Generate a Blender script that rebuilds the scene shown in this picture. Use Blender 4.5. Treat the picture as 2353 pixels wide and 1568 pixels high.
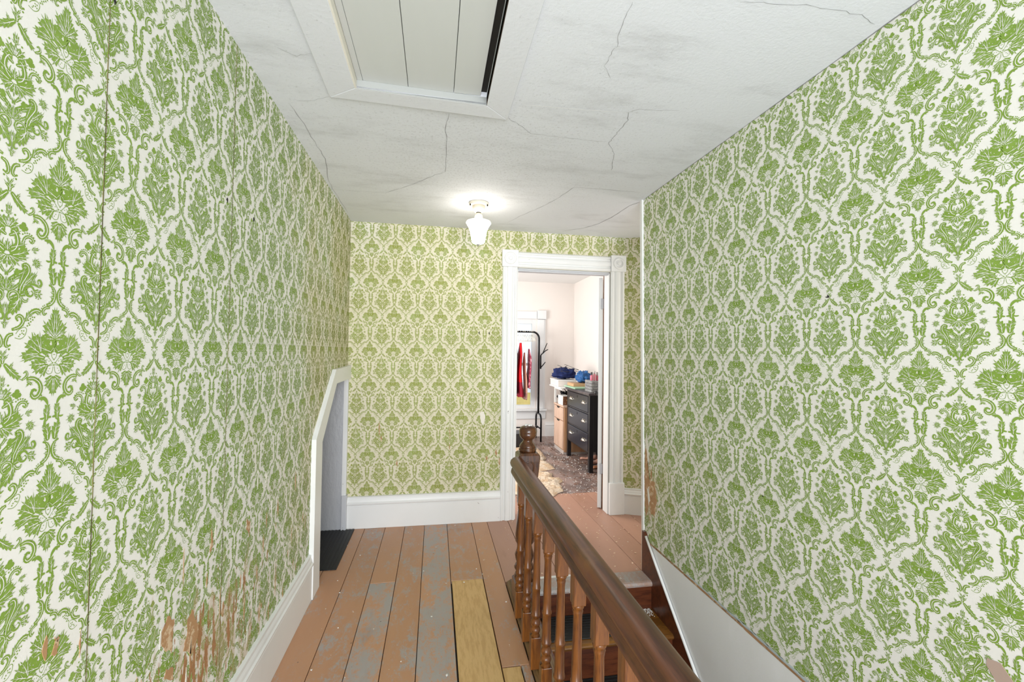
import bpy, bmesh, math, random
import numpy as np
from mathutils import Vector, Matrix, noise
random.seed(7)
C = bpy.context.scene.collection
for o in list(bpy.data.objects): bpy.data.objects.remove(o)

# ------------------------------------------------------------ camera
yaw, pitch, roll = math.radians(10.0119), math.radians(1.4148), math.radians(0.7564)
fwd = Vector((math.sin(yaw)*math.cos(pitch), math.cos(yaw)*math.cos(pitch), math.sin(pitch)))
rgt = Vector((math.cos(yaw), -math.sin(yaw), 0))
upv = rgt.cross(fwd)
ax = rgt*math.cos(roll) + upv*math.sin(roll)
ay = upv*math.cos(roll) - rgt*math.sin(roll)
cam = bpy.data.cameras.new('camera'); cam.sensor_width = 36; cam.lens = 998.375/2353*36
cam.clip_start = .02
co = bpy.data.objects.new('camera', cam); C.objects.link(co)
m = Matrix.Identity(4)
for i, v in enumerate((ax, ay, -fwd)):
    for k in range(3): m[k][i] = v[k]
m[2][3] = 1.41
co.matrix_world = m
bpy.context.scene.camera = co

# ------------------------------------------------------------ world, lights, exposure
w = bpy.data.worlds.new('sky'); bpy.context.scene.world = w; w.use_nodes = True
w.node_tree.nodes['Background'].inputs[0].default_value = (.80, .90, 1, 1)
w.node_tree.nodes['Background'].inputs[1].default_value = 1.4
vs = bpy.context.scene.view_settings
vs.view_transform = 'Standard'; vs.look = 'None'; vs.exposure = 0.0; vs.gamma = 1; vs.use_curve_mapping = False

def area(name, loc, direction, sx, sy, power, col):
    l = bpy.data.lights.new(name, 'AREA'); l.shape = 'RECTANGLE'; l.size = sx; l.size_y = sy
    l.energy = power; l.color = col
    o = bpy.data.objects.new(name, l); C.objects.link(o); o.location = loc
    o.rotation_euler = Vector(direction).to_track_quat('-Z', 'Y').to_euler()
    return o
area('hall_window_light', (.35, -3.2, 1.35), (0, 1, 0), 2.4, 2.3, 218, (.97, .985, 1))
area('hall_ceiling_fill', (.0, -1.5, .4), (.05, 1.1, 1), 1.2, 1.0, 52, (.95, .97, 1))  # unseen fill added behind the camera, aimed up to brighten the ceiling
area('stair_window_light', (.95, -1.9, .3), (.12, 1, -.2), .8, 1.6, 9, (.85, .93, 1))
area('side_hall_fill', (2.5, 3.12, 1.45), (-1, -.03, 0), .5, 1.7, 10, (1, .97, .92))  # added fill from round the corner, brightens the far end of the hall
area('bedroom_side_fill', (-.7, 5.4, 1.5), (1, 0, -.05), 1.4, 1.5, 92, (1, .98, .95))  # added fill beside the left bedroom wall, no window is there

# ------------------------------------------------------------ helpers
class MB:
    """collects shapes and links them as one mesh object"""
    def __init__(s): s.v = []; s.f = []; s.m = []; s.sm = []
    def add(s, vs_, fs, mi=0, smooth=False):
        n = len(s.v); s.v += [tuple(p) for p in vs_]
        for f in fs: s.f.append(tuple(n+i for i in f)); s.m.append(mi); s.sm.append(smooth)
        return s
    def box(s, a, b, mi=0, bev=0.0):
        x0, y0, z0 = [min(a[i], b[i]) for i in range(3)]; x1, y1, z1 = [max(a[i], b[i]) for i in range(3)]
        if bev <= 0:
            P = [(x0,y0,z0),(x1,y0,z0),(x1,y1,z0),(x0,y1,z0),(x0,y0,z1),(x1,y0,z1),(x1,y1,z1),(x0,y1,z1)]
            return s.add(P, [(0,3,2,1),(4,5,6,7),(0,1,5,4),(1,2,6,5),(2,3,7,6),(3,0,4,7)], mi)
        bm = bmesh.new(); bmesh.ops.create_cube(bm, size=1)
        for v in bm.verts:
            v.co = Vector(((x0+x1)/2+v.co.x*(x1-x0), (y0+y1)/2+v.co.y*(y1-y0), (z0+z1)/2+v.co.z*(z1-z0)))
        bev = min(bev, .45*min(x1-x0, y1-y0, z1-z0))
        bmesh.ops.bevel(bm, geom=list(bm.edges), offset=bev, segments=2, affect='EDGES', profile=.5)
        bm.verts.index_update()
        s.add([v.co[:] for v in bm.verts], [[v.index for v in f.verts] for f in bm.faces], mi, False); bm.free()
        return s
    def prism(s, poly, axis, a, b, mi=0, smooth=False):
        """polygon in the two other axes, extruded along axis from a to b"""
        def P(p, t):
            return {0: (t, p[0], p[1]), 1: (p[0], t, p[1]), 2: (p[0], p[1], t)}[axis]
        n = len(poly)
        V = [P(p, a) for p in poly]+[P(p, b) for p in poly]
        F_ = [tuple(range(n))[::-1], tuple(range(n, 2*n))]
        k = len(s.v); s.add(V, F_, mi, False)
        for i in range(n):
            j = (i+1) % n; s.f.append((k+i, k+j, k+n+j, k+n+i)); s.m.append(mi); s.sm.append(smooth)
        return s
    def lathe(s, c, prof, seg=20, mi=0, lean=(0, 0), smooth=True):
        """prof = [(r, z)...] about a vertical axis at c; lean = shift of x, y per metre"""
        V = []; Fc = []
        for r, z in prof:
            for i in range(seg):
                a = 2*math.pi*i/seg
                V.append((c[0]+r*math.cos(a)+lean[0]*z, c[1]+r*math.sin(a)+lean[1]*z, c[2]+z))
        for k in range(len(prof)-1):
            for i in range(seg):
                j = (i+1) % seg
                Fc.append((k*seg+i, k*seg+j, (k+1)*seg+j, (k+1)*seg+i))
        Fc.append(tuple(range(seg))[::-1]); Fc.append(tuple((len(prof)-1)*seg+i for i in range(seg)))
        return s.add(V, Fc, mi, smooth)
    def tube(s, pts, r, seg=8, mi=0, closed=False, smooth=True):
        pts = [Vector(p) for p in pts]; n = len(pts); V = []; Fc = []
        rr = r if isinstance(r, (list, tuple)) else [r]*n
        nx = None
        for i, p in enumerate(pts):
            t = (pts[min(i+1, n-1)]-pts[max(i-1, 0)])
            if t.length < 1e-9: t = Vector((0, 0, 1))
            t.normalize()
            if nx is None:
                nx = t.orthogonal().normalized()
            nx = (nx-t*nx.dot(t)).normalized(); ny = t.cross(nx)
            for k in range(seg):
                a = 2*math.pi*k/seg; q = p+(nx*math.cos(a)+ny*math.sin(a))*rr[i]; V.append(q[:])
        for i in range(n-1):
            for k in range(seg):
                l = (k+1) % seg; Fc.append((i*seg+k, i*seg+l, (i+1)*seg+l, (i+1)*seg+k))
        Fc.append(tuple(range(seg))[::-1]); Fc.append(tuple((n-1)*seg+i for i in range(seg)))
        return s.add(V, Fc, mi, smooth)
    def build(s, name, mats, parent=None, kind=None, label=None, cat=None, group=None, loc=None):
        o = None; off = Vector((0, 0, 0))
        if parent is not None: off = worldpos(parent)
        if loc is not None: off = Vector(loc)
        me = bpy.data.meshes.new(name)
        me.from_pydata([tuple(Vector(p)-off) for p in s.v], [], s.f)
        if not isinstance(mats, (list, tuple)): mats = [mats]
        for mm in mats: me.materials.append(mm)
        me.polygons.foreach_set('material_index', s.m); me.polygons.foreach_set('use_smooth', s.sm)
        me.update()
        o = bpy.data.objects.new(name, me); C.objects.link(o)
        if parent is not None:
            o.parent = parent; o.location = off-worldpos(parent)
        else: o.location = off
        tag(o, label, cat, group, kind)
        return o
POS = {}
def worldpos(o):
    p = Vector(o.location)
    while o.parent is not None: o = o.parent; p += o.location
    return p
def tag(o, label=None, cat=None, group=None, kind=None):
    if label: o['label'] = label
    if cat: o['category'] = cat
    if group: o['group'] = group
    if kind: o['kind'] = kind
def thing(name, label, cat, loc, group=None):
    o = bpy.data.objects.new(name, None); C.objects.link(o); o.location = loc; o.empty_display_size = .05
    tag(o, label, cat, group); return o
def weld_bevel(o, w=.003, seg=2):
    b = o.modifiers.new('bevel', 'BEVEL'); b.width = w; b.segments = seg; b.limit_method = 'ANGLE'; b.angle_limit = math.radians(40)
    b.harden_normals = False

# ------------------------------------------------------------ materials
def mat(name, base, rough=.6, metal=0, patches=(), bump=None, spec=.5, emit=None, coat=0, alpha=None, trans=None, vary=None):
    """patches: dicts(color, scale, stretch(3), lo, hi, detail, region=[(centre, radius)...], gain) mixed in order;
       bump: (scale, stretch, strength); vary: (scale, amount)"""
    mt = bpy.data.materials.new(name); mt.use_nodes = True
    nt = mt.node_tree; N = nt.nodes; Lk = nt.links; b = N['Principled BSDF']
    b.inputs['Roughness'].default_value = rough; b.inputs['Metallic'].default_value = metal
    b.inputs['Specular IOR Level'].default_value = spec
    if coat: b.inputs['Specular IOR Level'].default_value = .32
    if coat: b.inputs['Coat Weight'].default_value = coat; b.inputs['Coat Roughness'].default_value = .12
    tc = N.new('ShaderNodeTexCoord')
    def noise_(scale, stretch, detail=6, rgh=.6):
        mp = N.new('ShaderNodeMapping'); mp.inputs['Scale'].default_value = stretch
        Lk.new(tc.outputs['Object'], mp.inputs[0])
        n = N.new('ShaderNodeTexNoise'); n.inputs['Scale'].default_value = scale
        n.inputs['Detail'].default_value = detail; n.inputs['Roughness'].default_value = rgh
        Lk.new(mp.outputs[0], n.inputs['Vector']); return n.outputs['Fac']
    def mathn(op, a, b_=None, clamp=False):
        n = N.new('ShaderNodeMath'); n.operation = op; n.use_clamp = clamp
        for i, x in enumerate((a, b_)):
            if x is None: continue
            if isinstance(x, (int, float)): n.inputs[i].default_value = x
            else: Lk.new(x, n.inputs[i])
        return n.outputs[0]
    cur = None
    rgb = N.new('ShaderNodeRGB'); rgb.outputs[0].default_value = (*base, 1); cur = rgb.outputs[0]
    def mix(fac, a, bcol):
        n = N.new('ShaderNodeMix'); n.data_type = 'RGBA'
        if isinstance(fac, float): n.inputs[0].default_value = fac
        else: Lk.new(fac, n.inputs[0])
        Lk.new(a, n.inputs[6])
        if isinstance(bcol, tuple): n.inputs[7].default_value = (*bcol, 1)
        else: Lk.new(bcol, n.inputs[7])
        return n.outputs[2]
    if vary:
        f = noise_(vary[0], vary[2] if len(vary) > 2 else (1, 1, 1), 4)
        hs = N.new('ShaderNodeHueSaturation'); v = mathn('ADD', mathn('MULTIPLY', f, 2*vary[1]), 1-vary[1])
        Lk.new(v, hs.inputs['Value']); Lk.new(cur, hs.inputs['Color']); cur = hs.outputs[0]
    for p in patches:
        f = noise_(p.get('scale', 5), p.get('stretch', (1, 1, 1)), p.get('detail', 8), p.get('rough', .65))
        if 'region' in p:
            tot = None
            for c, r in p['region']:
                s1 = N.new('ShaderNodeVectorMath'); s1.operation = 'SUBTRACT'; s1.inputs[1].default_value = c
                Lk.new(tc.outputs['Object'], s1.inputs[0])
                s2 = N.new('ShaderNodeVectorMath'); s2.operation = 'DIVIDE'; s2.inputs[1].default_value = r
                Lk.new(s1.outputs[0], s2.inputs[0])
                s3 = N.new('ShaderNodeVectorMath'); s3.operation = 'LENGTH'; Lk.new(s2.outputs[0], s3.inputs[0])
                g = mathn('SUBTRACT', 1.0, s3.outputs['Value'], True)
                tot = g if tot is None else mathn('MAXIMUM', tot, g)
            f = mathn('MULTIPLY', mathn('ADD', f, mathn('MULTIPLY', tot, p.get('gain', .3))), mathn('MULTIPLY', tot, 30, True))
        mr = N.new('ShaderNodeMapRange'); mr.interpolation_type = 'SMOOTHSTEP'
        mr.inputs['From Min'].default_value = p['lo']; mr.inputs['From Max'].default_value = p['hi']
        mr.inputs['To Max'].default_value = p.get('amt', 1.0)
        Lk.new(f, mr.inputs['Value'])
        cur = mix(mr.outputs[0], cur, p['color'])
    Lk.new(cur, b.inputs['Base Color'])
    if bump:
        f = noise_(bump[0], bump[1], 5); bn = N.new('ShaderNodeBump'); bn.inputs['Strength'].default_value = bump[2]
        bn.inputs['Distance'].default_value = bump[3] if len(bump) > 3 else .002
        Lk.new(f, bn.inputs['Height']); Lk.new(bn.outputs[0], b.inputs['Normal'])
    if emit: b.inputs['Emission Color'].default_value = (*emit[0], 1); b.inputs['Emission Strength'].default_value = emit[1]
    if trans: b.inputs['Transmission Weight'].default_value = trans
    if alpha is not None: b.inputs['Alpha'].default_value = alpha
    return mt

TEAR = (.40, .20, .085); TAN = (.52, .36, .20)
LW = [((-.68, 1.5, .45), (.6, 1.25, .62))]
def paper_patches(reg, gain=.34):
    return [dict(color=TAN, scale=9, stretch=(2, 2.4, .6), lo=.73, hi=.86, amt=.5, region=reg, gain=gain),
            dict(color=TEAR, scale=16, stretch=(2, 2.6, .5), lo=.83, hi=.86, region=reg, gain=gain, detail=5)]
REG = LW+[((1.36, 2.62, .55), (.4, .34, .62))]
speck = dict(color=(.10, .06, .03), scale=70, stretch=(1, 1, .5), lo=.745, hi=.76, amt=.8)
FAR_TINT = [((.3, 3.9, 1.1), (3.4, 2.5, 3.0))]  # region where paper and ink turn yellower, towards the far end
P_paper = mat('wallpaper_cream', (.79, .77, .725), .75, patches=[dict(color=(.67, .625, .47), scale=2, lo=.60, hi=1.0, region=FAR_TINT, gain=.8)]+paper_patches(REG)+[speck], bump=(180, (1, 1, 1), .15, .001), vary=(2.5, .03))
P_lip = mat('shaded_hatch_lip', (.36, .37, .36), .6)  # darker than the frame: the lip's shade is put into its colour
P_ink = mat('wallpaper_green_ink', (.205, .325, .042), .7, patches=[dict(color=(.255, .295, .042), scale=2, lo=.60, hi=.95, region=FAR_TINT, gain=.8), dict(color=(.30, .42, .11), scale=6, lo=.48, hi=.7, amt=.4)]+paper_patches(REG), vary=(60, .10))
P_tear = mat('bare_plaster_brown', (.42, .235, .11), .85, patches=[dict(color=(.62, .46, .30), scale=30, lo=.52, hi=.6), dict(color=(.18, .09, .04), scale=18, lo=.62, hi=.7)], bump=(60, (1, 1, 1), .5))
P_plast = mat('bare_plaster_white', (.78, .74, .66), .85, bump=(60, (1, 1, 1), .4))
P_seam = mat('wallpaper_seam', (.23, .20, .07), .8)
P_ceil = mat('ceiling_paint', (.72, .735, .775), .8, patches=[
    dict(color=(.44, .44, .455), scale=2.2, stretch=(.8, 2.2, 1), lo=.48, hi=.82, amt=.7, rough=.7, detail=10),
    dict(color=(.40, .40, .41), scale=75, lo=.60, hi=.70, amt=.35, region=[((.2, 2.35, 2.44), (1.5, 1.2, 1))], gain=.1)],
    bump=(90, (1, 1, 1), .5, .002))
P_crack = mat('crack_shadow', (.24, .235, .23), .9)
P_crackl = mat('paint_ridge', (.80, .80, .80), .8)
chips = [dict(color=(.16, .13, .11), scale=26, stretch=(1, 1, .6), lo=.715, hi=.73, amt=.9)]
P_trim = mat('white_gloss_paint', (.76, .765, .76), .38, patches=[dict(color=(.50, .50, .48), scale=3.2, stretch=(1, 1, .25), lo=.55, hi=.85, amt=.35)]+chips, bump=(35, (1, 1, .25), .12), vary=(3, .03))
P_trimgrey = mat('grey_white_paint', (.52, .53, .56), .45, patches=[dict(color=(.13, .12, .11), scale=24, lo=.70, hi=.715, amt=.9)], bump=(30, (1, 1, 1), .2), vary=(3, .05))
P_emboss = mat('embossed_grey_paint', (.46, .47, .50), .42, bump=(28, (1, 1, .45), .9, .006), vary=(3, .05))
P_panel = mat('hatch_board_paint', (.58, .59, .575), .6, patches=[dict(color=(.55, .48, .40), scale=3, lo=.58, hi=.78, amt=.45), dict(color=(.07, .06, .05), scale=30, lo=.735, hi=.745)], bump=(20, (1, .1, 1), .2), vary=(4, .06, (1, .2, 1)))
P_dark = mat('dark_void', (.018, .015, .012), .95)
P_darkwood = mat('dark_raw_wood', (.09, .055, .035), .8, vary=(10, .3))
def wood(name, base, dark, rough=.28, coat=.25, stretch=(1, 1, .12), sc=18, light=None):
    ps = [dict(color=dark, scale=sc, stretch=stretch, lo=.38, hi=.68, detail=6, amt=.85),
          dict(color=dark, scale=sc*4, stretch=stretch, lo=.5, hi=.62, detail=3, amt=.5)]
    if light: ps.append(dict(color=light, scale=5, lo=.56, hi=.75, amt=.5))
    return mat(name, base, rough, patches=ps, coat=coat, bump=(sc*2, stretch, .1))
P_rail = wood('varnished_handrail', (.150, .050, .022), (.050, .017, .010), .33, 0, (1, .07, 1), 22, light=(.21, .085, .028))
P_balu = wood('varnished_baluster', (.21, .072, .014), (.06, .018, .006), .28, .15, (1, 1, .1), 22)
P_newel = wood('varnished_newel', (.115, .043, .016), (.035, .013, .006), .25, .35, (1, 1, .12), 20)
P_stair = wood('stained_stair_wood', (.115, .032, .012), (.045, .012, .006), .3, .3, (.15, 1, 1), 16)
P_tread = wood('worn_tread_wood', (.22, .09, .014), (.09, .034, .006), .35, .3, (.12, 1, 1), 18)
P_curb = wood('worn_curb_wood', (.24, .14, .055), (.10, .05, .02), .4, .2, (1, .1, 1), 16)
FL = (.50, .265, .15)
def boardmat(name, base, wear, wearamt, flakes=0.0, dark=None):
    ps = [dict(color=(.345, .35, .36), scale=6.5, stretch=(1, .5, 1), lo=wear-.03, hi=wear+.02, amt=wearamt, detail=15, rough=.93),
          dict(color=(.26, .12, .06), scale=3.2, stretch=(1.6, .5, 1), lo=.54, hi=.80, amt=.55)]
    if dark: ps.insert(0, dict(color=dark, scale=3.5, stretch=(1, .7, 1), lo=.40, hi=.60, amt=.9, detail=10))
    ps.append(dict(color=(.72, .69, .64), scale=30, stretch=(1, .6, 1), lo=.70-flakes, hi=.71-flakes, detail=4))
    ps.append(dict(color=(.06, .04, .03), scale=42, lo=.725, hi=.735, detail=3))
    return mat(name, base, .42, patches=ps, bump=(26, (1, .3, 1), .25), vary=(9, .10, (1, .15, 1)))
P_fl = [boardmat('painted_board_%s' % n, tuple(c*k for c in FL), wr, .85) for n, k, wr in (('a', 1, .515), ('b', .95, .54), ('c', 1.05, .495), ('d', .98, .57))]
P_land = [boardmat('landing_board_%s' % n, (.43*k, .235*k, .165*k), .60, .6, .015) for n, k in (('a', 1), ('b', .94))]
P_bed = [boardmat('bedroom_board_%s' % n, (.30*k, .20*k, .17*k), .55, .6, .045, (.12, .085, .075)) for n, k in (('a', 1), ('b', .92))]
P_ply = mat('raw_plywood', (.66, .43, .19), .6, patches=[dict(color=(.52, .31, .12), scale=26, stretch=(2.2, .35, 1), lo=.42, hi=.62, amt=.7, detail=4), dict(color=(.40, .20, .07), scale=9, stretch=(2, .9, 1), lo=.66, hi=.74, amt=.7), dict(color=(.10, .06, .03), scale=38, lo=.73, hi=.74)], bump=(30, (1, .3, 1), .15))
P_sub = mat('subfloor_dark', (.03, .022, .018), .9)
P_bwall = mat('bedroom_plaster', (.79, .745, .71), .8, vary=(2, .02))
P_bceil = mat('bedroom_ceiling_paint', (.80, .80, .79), .8, vary=(2, .02))
P_black = mat('black_satin_paint', (.007, .007, .009), .3, vary=(5, .3))
P_blackface = mat('black_drawer_paint', (.014, .015, .024), .28, patches=[dict(color=(.08, .09, .12), scale=4, lo=.6, hi=.8, amt=.4)])
P_metal = mat('black_metal', (.010, .010, .012), .35, .6)
P_chrome = mat('aged_silver_pull', (.70, .66, .58), .25, 1)
P_cab = wood('pale_pink_wood', (.62, .44, .34), (.50, .33, .24), .5, 0, (1, 1, .2), 14)
P_cabside = wood('tan_wood_side', (.46, .25, .13), (.33, .17, .08), .5, 0, (1, 1, .1), 14)
P_brass = mat('lamp_cream_porcelain', (.60, .55, .46), .3, vary=(3, .02))
P_shade = mat('lit_opal_glass', (.95, .93, .88), .4, emit=((1, .94, .84), 15))
P_glass = mat('window_glass', (1, 1, 1), .02, trans=1.0)
P_yellow = mat('yellow_siding', (.70, .52, .16), .8)
def cloth(name, c, r=.85): return mat(name, c, r, spec=.15, bump=(90, (1, 1, 1), .3), vary=(8, .15))
def plain(name, c, r=.6, metal=0): return mat(name, c, r, metal, vary=(6, .06))

# ============================================================ wallpaper print (one repeat of the damask, in mm)
MED=[('l',3.1,134.2,43.5,159.6,8.0,6,0.0),('l',4.0,102.7,46.5,120.9,7.5,6,0.0),('l',3.6,186.2,35.9,199.8,7.5,5,0.0),('l',1.8,205.6,24.4,219.0,6.9,4,0.0),('l',6.2,87.6,19.2,113.5,6.9,4,0.0),('l',43.2,130.0,57.0,158.8,3.7,3,0.0),('l',22.7,127.8,33.9,163.0,5.9,5,0.0),('l',2.8,105.0,14.7,130.9,5.9,4,0.0),('l',3.2,145.9,14.2,159.8,5.3,3,0.0),('l',14.0,136.7,27.2,144.8,5.3,3,0.0),('l',7.8,116.6,27.0,133.4,5.3,4,0.0),('l',-1.7,240.1,-1.8,259.5,5.3,3,0.0),('l',-1.7,245.4,6.2,252.0,3.2,2,0.0),('l',-1.7,239.5,8.1,244.1,3.2,2,0.0),('l',-1.0,219.4,-0.7,240.6,9.1,3,0.0),('l',0.0,219.3,8.1,238.3,8.5,3,0.0),('l',1.5,219.1,16.7,237.8,9.1,3,0.0),('l',3.9,218.3,22.1,227.9,6.9,2,0.0),('d',26.9,229.6,4.0),('d',30.8,224.0,3.7),('d',22.3,225.0,3.7),('d',26.8,221.6,3.5),('d',11.0,241.4,1.6),('s',[(3.5,179.2),(12.8,185.4),(17.3,196.6),(15.5,207.8),(10.2,215.3),(6.8,213.3),(8.2,207.9)],8.0,0),('s',[(5.0,175.5),(20.4,177.9),(27.2,190.6),(25.9,200.8)],8.0,1),('s',[(14.8,209.0),(16.5,217.6),(13.2,224.3)],3.7,1),('l',6.4,174.9,41.1,191.7,11.2,5,4.8),('l',18.0,173.5,39.1,176.8,6.4,3,1.6),('s',[(26.5,192.1),(27.8,204.9),(34.4,211.4),(42.2,210.3),(45.4,204.9),(41.2,202.5),(38.5,205.0)],4.8,0),('l',24.4,198.0,31.3,208.5,4.8,2,0.0),('d',25.5,213.7,1.3),('d',29.3,216.2,1.3),('d',33.5,217.2,1.3),('d',37.7,217.0,1.3),('d',41.8,215.4,1.3),('d',45.4,212.2,1.3),('d',47.7,208.0,1.3),('l',-0.4,180.6,0.3,201.1,5.3,3,0.0),('l',0.6,184.1,6.6,193.5,3.2,2,0.0),('s',[(1.1,180.5),(6.5,185.9),(8.6,193.3),(6.7,199.9)],1.9,0),('l',0.0,174.7,0.3,152.4,9.1,3,0.0),('l',1.0,174.6,12.0,156.5,8.5,3,0.0),('l',2.0,174.6,23.1,158.8,9.1,3,-1.6),('l',2.0,174.0,32.1,168.0,5.3,2,0.0),('l',44.8,191.4,58.8,195.8,4.3,3,0.0),('l',43.4,189.8,50.3,198.8,3.2,2,0.0),('l',46.1,189.0,54.0,186.1,3.2,2,0.0),('l',51.3,169.5,65.5,167.5,4.3,1,0.0),('l',51.3,170.1,63.4,175.4,3.7,1,0.0),('l',51.3,170.6,57.3,179.7,3.7,1,0.0),('l',50.9,170.7,49.6,179.7,3.2,1,0.0),('l',51.3,169.0,61.5,161.1,3.7,1,0.0),('l',50.9,168.4,54.8,158.7,3.7,1,0.0),('l',50.0,169.6,44.1,175.6,3.2,1,0.0),('d',51.8,169.5,2.4),('l',49.5,168.5,44.0,163.8,3.2,1,0.0),('s',[(23.5,110.6),(24.6,124.9),(32.2,139.5),(38.8,152.2),(37.1,162.0),(31.1,164.0),(27.3,160.2),(30.5,155.5)],6.9,0),('l',26.8,116.2,41.5,147.6,10.7,5,-3.2),('l',33.6,133.2,51.2,155.5,6.9,4,1.6),('l',35.4,131.4,47.4,143.9,4.8,2,0.0),('l',41.1,144.2,54.3,152.6,3.2,2,0.0),('l',29.8,129.0,38.6,133.0,5.9,3,0.0),('d',17.8,151.6,2.9),('d',21.0,148.0,2.9),('d',18.2,145.2,2.7),('d',15.3,148.2,2.4),('d',23.0,151.3,2.1),('s',[(3.0,122.5),(9.9,134.0),(15.8,144.2)],1.9,1),('l',5.9,127.7,3.1,137.1,3.2,1,0.0),('l',8.9,132.2,7.1,141.6,3.2,1,0.0),('l',8.9,132.2,16.6,134.9,3.2,1,0.0),('l',5.9,127.7,13.7,127.5,3.2,1,0.0),('l',0.9,116.7,0.7,140.1,4.8,3,0.0),('l',1.4,117.9,9.8,126.4,5.3,3,0.0),('l',1.4,116.7,11.7,120.6,4.8,2,0.0),('l',1.7,140.1,1.3,151.8,2.7,1,0.0),('s',[(51.0,121.4),(45.4,128.3),(38.1,127.4),(34.8,120.6),(37.5,113.2),(44.4,112.0),(48.5,117.0),(45.4,121.0)],3.7,0),('l',50.3,118.6,67.1,117.7,10.7,3,0.0),('l',51.0,120.8,63.3,123.9,5.9,2,0.0),('l',51.0,115.8,62.0,112.3,5.3,2,0.0),('d',54.3,110.2,1.1),('d',58.7,109.0,1.1),('d',63.6,110.6,1.1),('s',[(38.6,133.0),(50.0,132.6),(59.8,130.6),(63.8,135.5),(60.8,141.7),(56.4,140.2),(57.6,135.1)],3.7,0),('l',55.6,132.4,64.4,127.7,3.7,2,0.0),('l',50.0,133.7,51.2,142.4,3.7,2,0.0),('s',[(24.9,112.0),(29.5,103.7),(36.5,102.5),(38.8,107.0)],4.3,0),('s',[(21.0,99.1),(22.1,110.6),(15.5,117.0),(6.8,114.9),(4.3,107.3),(8.6,100.3),(13.9,103.8),(12.0,109.6)],4.0,0),('l',24.4,109.1,4.0,77.6,15.5,6,-5.9),('l',23.0,104.9,9.9,90.5,8.0,3,0.0),('l',25.6,110.6,24.7,92.0,6.4,3,0.0),('l',2.6,87.5,1.2,99.2,3.2,1,0.0),('l',2.5,80.2,5.6,94.8,3.7,2,0.0),('s',[(13.5,88.8),(5.5,82.9),(2.5,75.3),(5.3,70.1),(9.2,72.5)],3.7,0),('l',-0.2,54.8,-0.0,71.5,4.3,2,0.0),('l',-0.1,61.3,7.2,66.7,3.2,1,0.0),('l',-0.1,61.3,0.5,75.8,2.7,1,0.0)]
BRD=[('l',0.2,-2.2,0.9,15.9,5.9,3,0.0),('l',0.7,3.6,10.6,14.8,3.7,2,0.0),('l',0.3,11.1,7.3,23.8,3.2,1,0.0),('d',10.1,21.7,1.6),('s',[(16.2,46.8),(7.5,43.5),(3.5,33.4),(5.4,26.0),(11.2,28.1)],5.3,0),('s',[(19.0,40.6),(28.8,38.8),(36.8,44.8),(39.6,55.1),(35.1,58.9),(26.2,54.6),(20.5,47.0)],2.1,2),('d',28.0,46.4,1.1),('d',31.7,48.6,1.1),('d',34.5,52.6,1.1),('d',30.8,52.5,1.1),('d',26.1,43.2,1.1),('d',34.5,47.0,1.1),('s',[(13.1,53.6),(24.8,58.0),(31.9,66.2),(30.1,75.2),(23.6,77.4),(19.8,72.7),(22.6,69.4)],5.3,0),('l',29.1,62.1,38.0,76.5,4.8,3,0.0),('l',37.9,68.6,42.3,88.9,4.8,3,0.0),('s',[(65.5,86.3),(56.7,89.0),(45.9,83.9),(38.5,73.1)],6.4,0),('l',44.9,76.6,49.5,87.8,3.7,2,0.0),('l',55.1,86.8,66.1,81.1,4.8,2,0.0),('d',42.1,70.9,1.3),('d',45.8,73.8,1.3),('d',49.4,76.7,1.3),('d',42.9,65.9,1.3),('d',46.6,68.8,1.3),('d',50.3,72.2,1.3),('d',53.4,76.7,1.3),('d',40.6,61.3,1.3),('d',44.7,63.1,1.3),('s',[(82.8,95.7),(74.3,95.1),(69.0,89.1),(72.0,82.5),(75.9,85.3)],4.3,0),('d',66.2,93.5,1.1),('d',68.7,97.3,1.1),('d',71.7,99.5,1.1),('s',[(75.6,100.0),(84.6,103.3),(91.0,113.4),(91.1,125.3),(86.2,133.0),(80.7,135.9)],5.9,0),('l',88.0,104.3,79.5,107.1,4.3,2,0.0),('l',90.3,123.2,81.9,124.5,4.3,2,0.0),('l',90.6,115.1,80.9,115.8,4.3,2,0.0),('l',88.3,136.7,81.1,172.4,12.3,5,4.3),('s',[(94.3,178.5),(86.3,178.6),(81.6,171.9),(79.7,161.6)],4.3,1),('l',86.2,136.8,80.4,143.9,3.7,2,0.0),('l',82.3,161.5,75.0,163.0,3.2,1,0.0),('s',[(71.3,178.6),(76.9,177.7),(82.5,180.0)],2.7,1),('l',84.5,172.2,86.2,207.4,9.1,5,-1.6),('l',84.7,188.5,92.4,198.6,3.7,2,0.0),('l',83.8,183.1,76.7,193.6,3.7,2,0.0),('l',2.2,-1.5,35.0,-30.9,9.1,6,2.7),('l',12.5,-9.0,18.6,1.6,3.7,2,0.0),('s',[(34.1,-29.9),(39.7,-26.4),(43.8,-21.5),(41.2,-15.6),(37.5,-18.2)],3.5,0),('s',[(42.8,-28.9),(55.0,-28.1),(66.7,-35.6),(70.9,-47.6),(66.1,-58.6),(57.7,-61.5),(52.9,-54.9),(56.5,-47.3),(61.3,-49.4)],6.4,0),('l',43.7,-32.7,56.2,-40.1,3.7,3,0.0),('l',48.2,-35.0,41.3,-43.1,2.7,1,0.0),('d',72.5,-59.4,1.3),('s',[(66.8,-65.1),(76.3,-64.2),(83.0,-69.7),(86.3,-77.3)],4.8,1),('l',74.2,-64.5,72.0,-70.9,2.7,1,0.0)]
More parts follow.
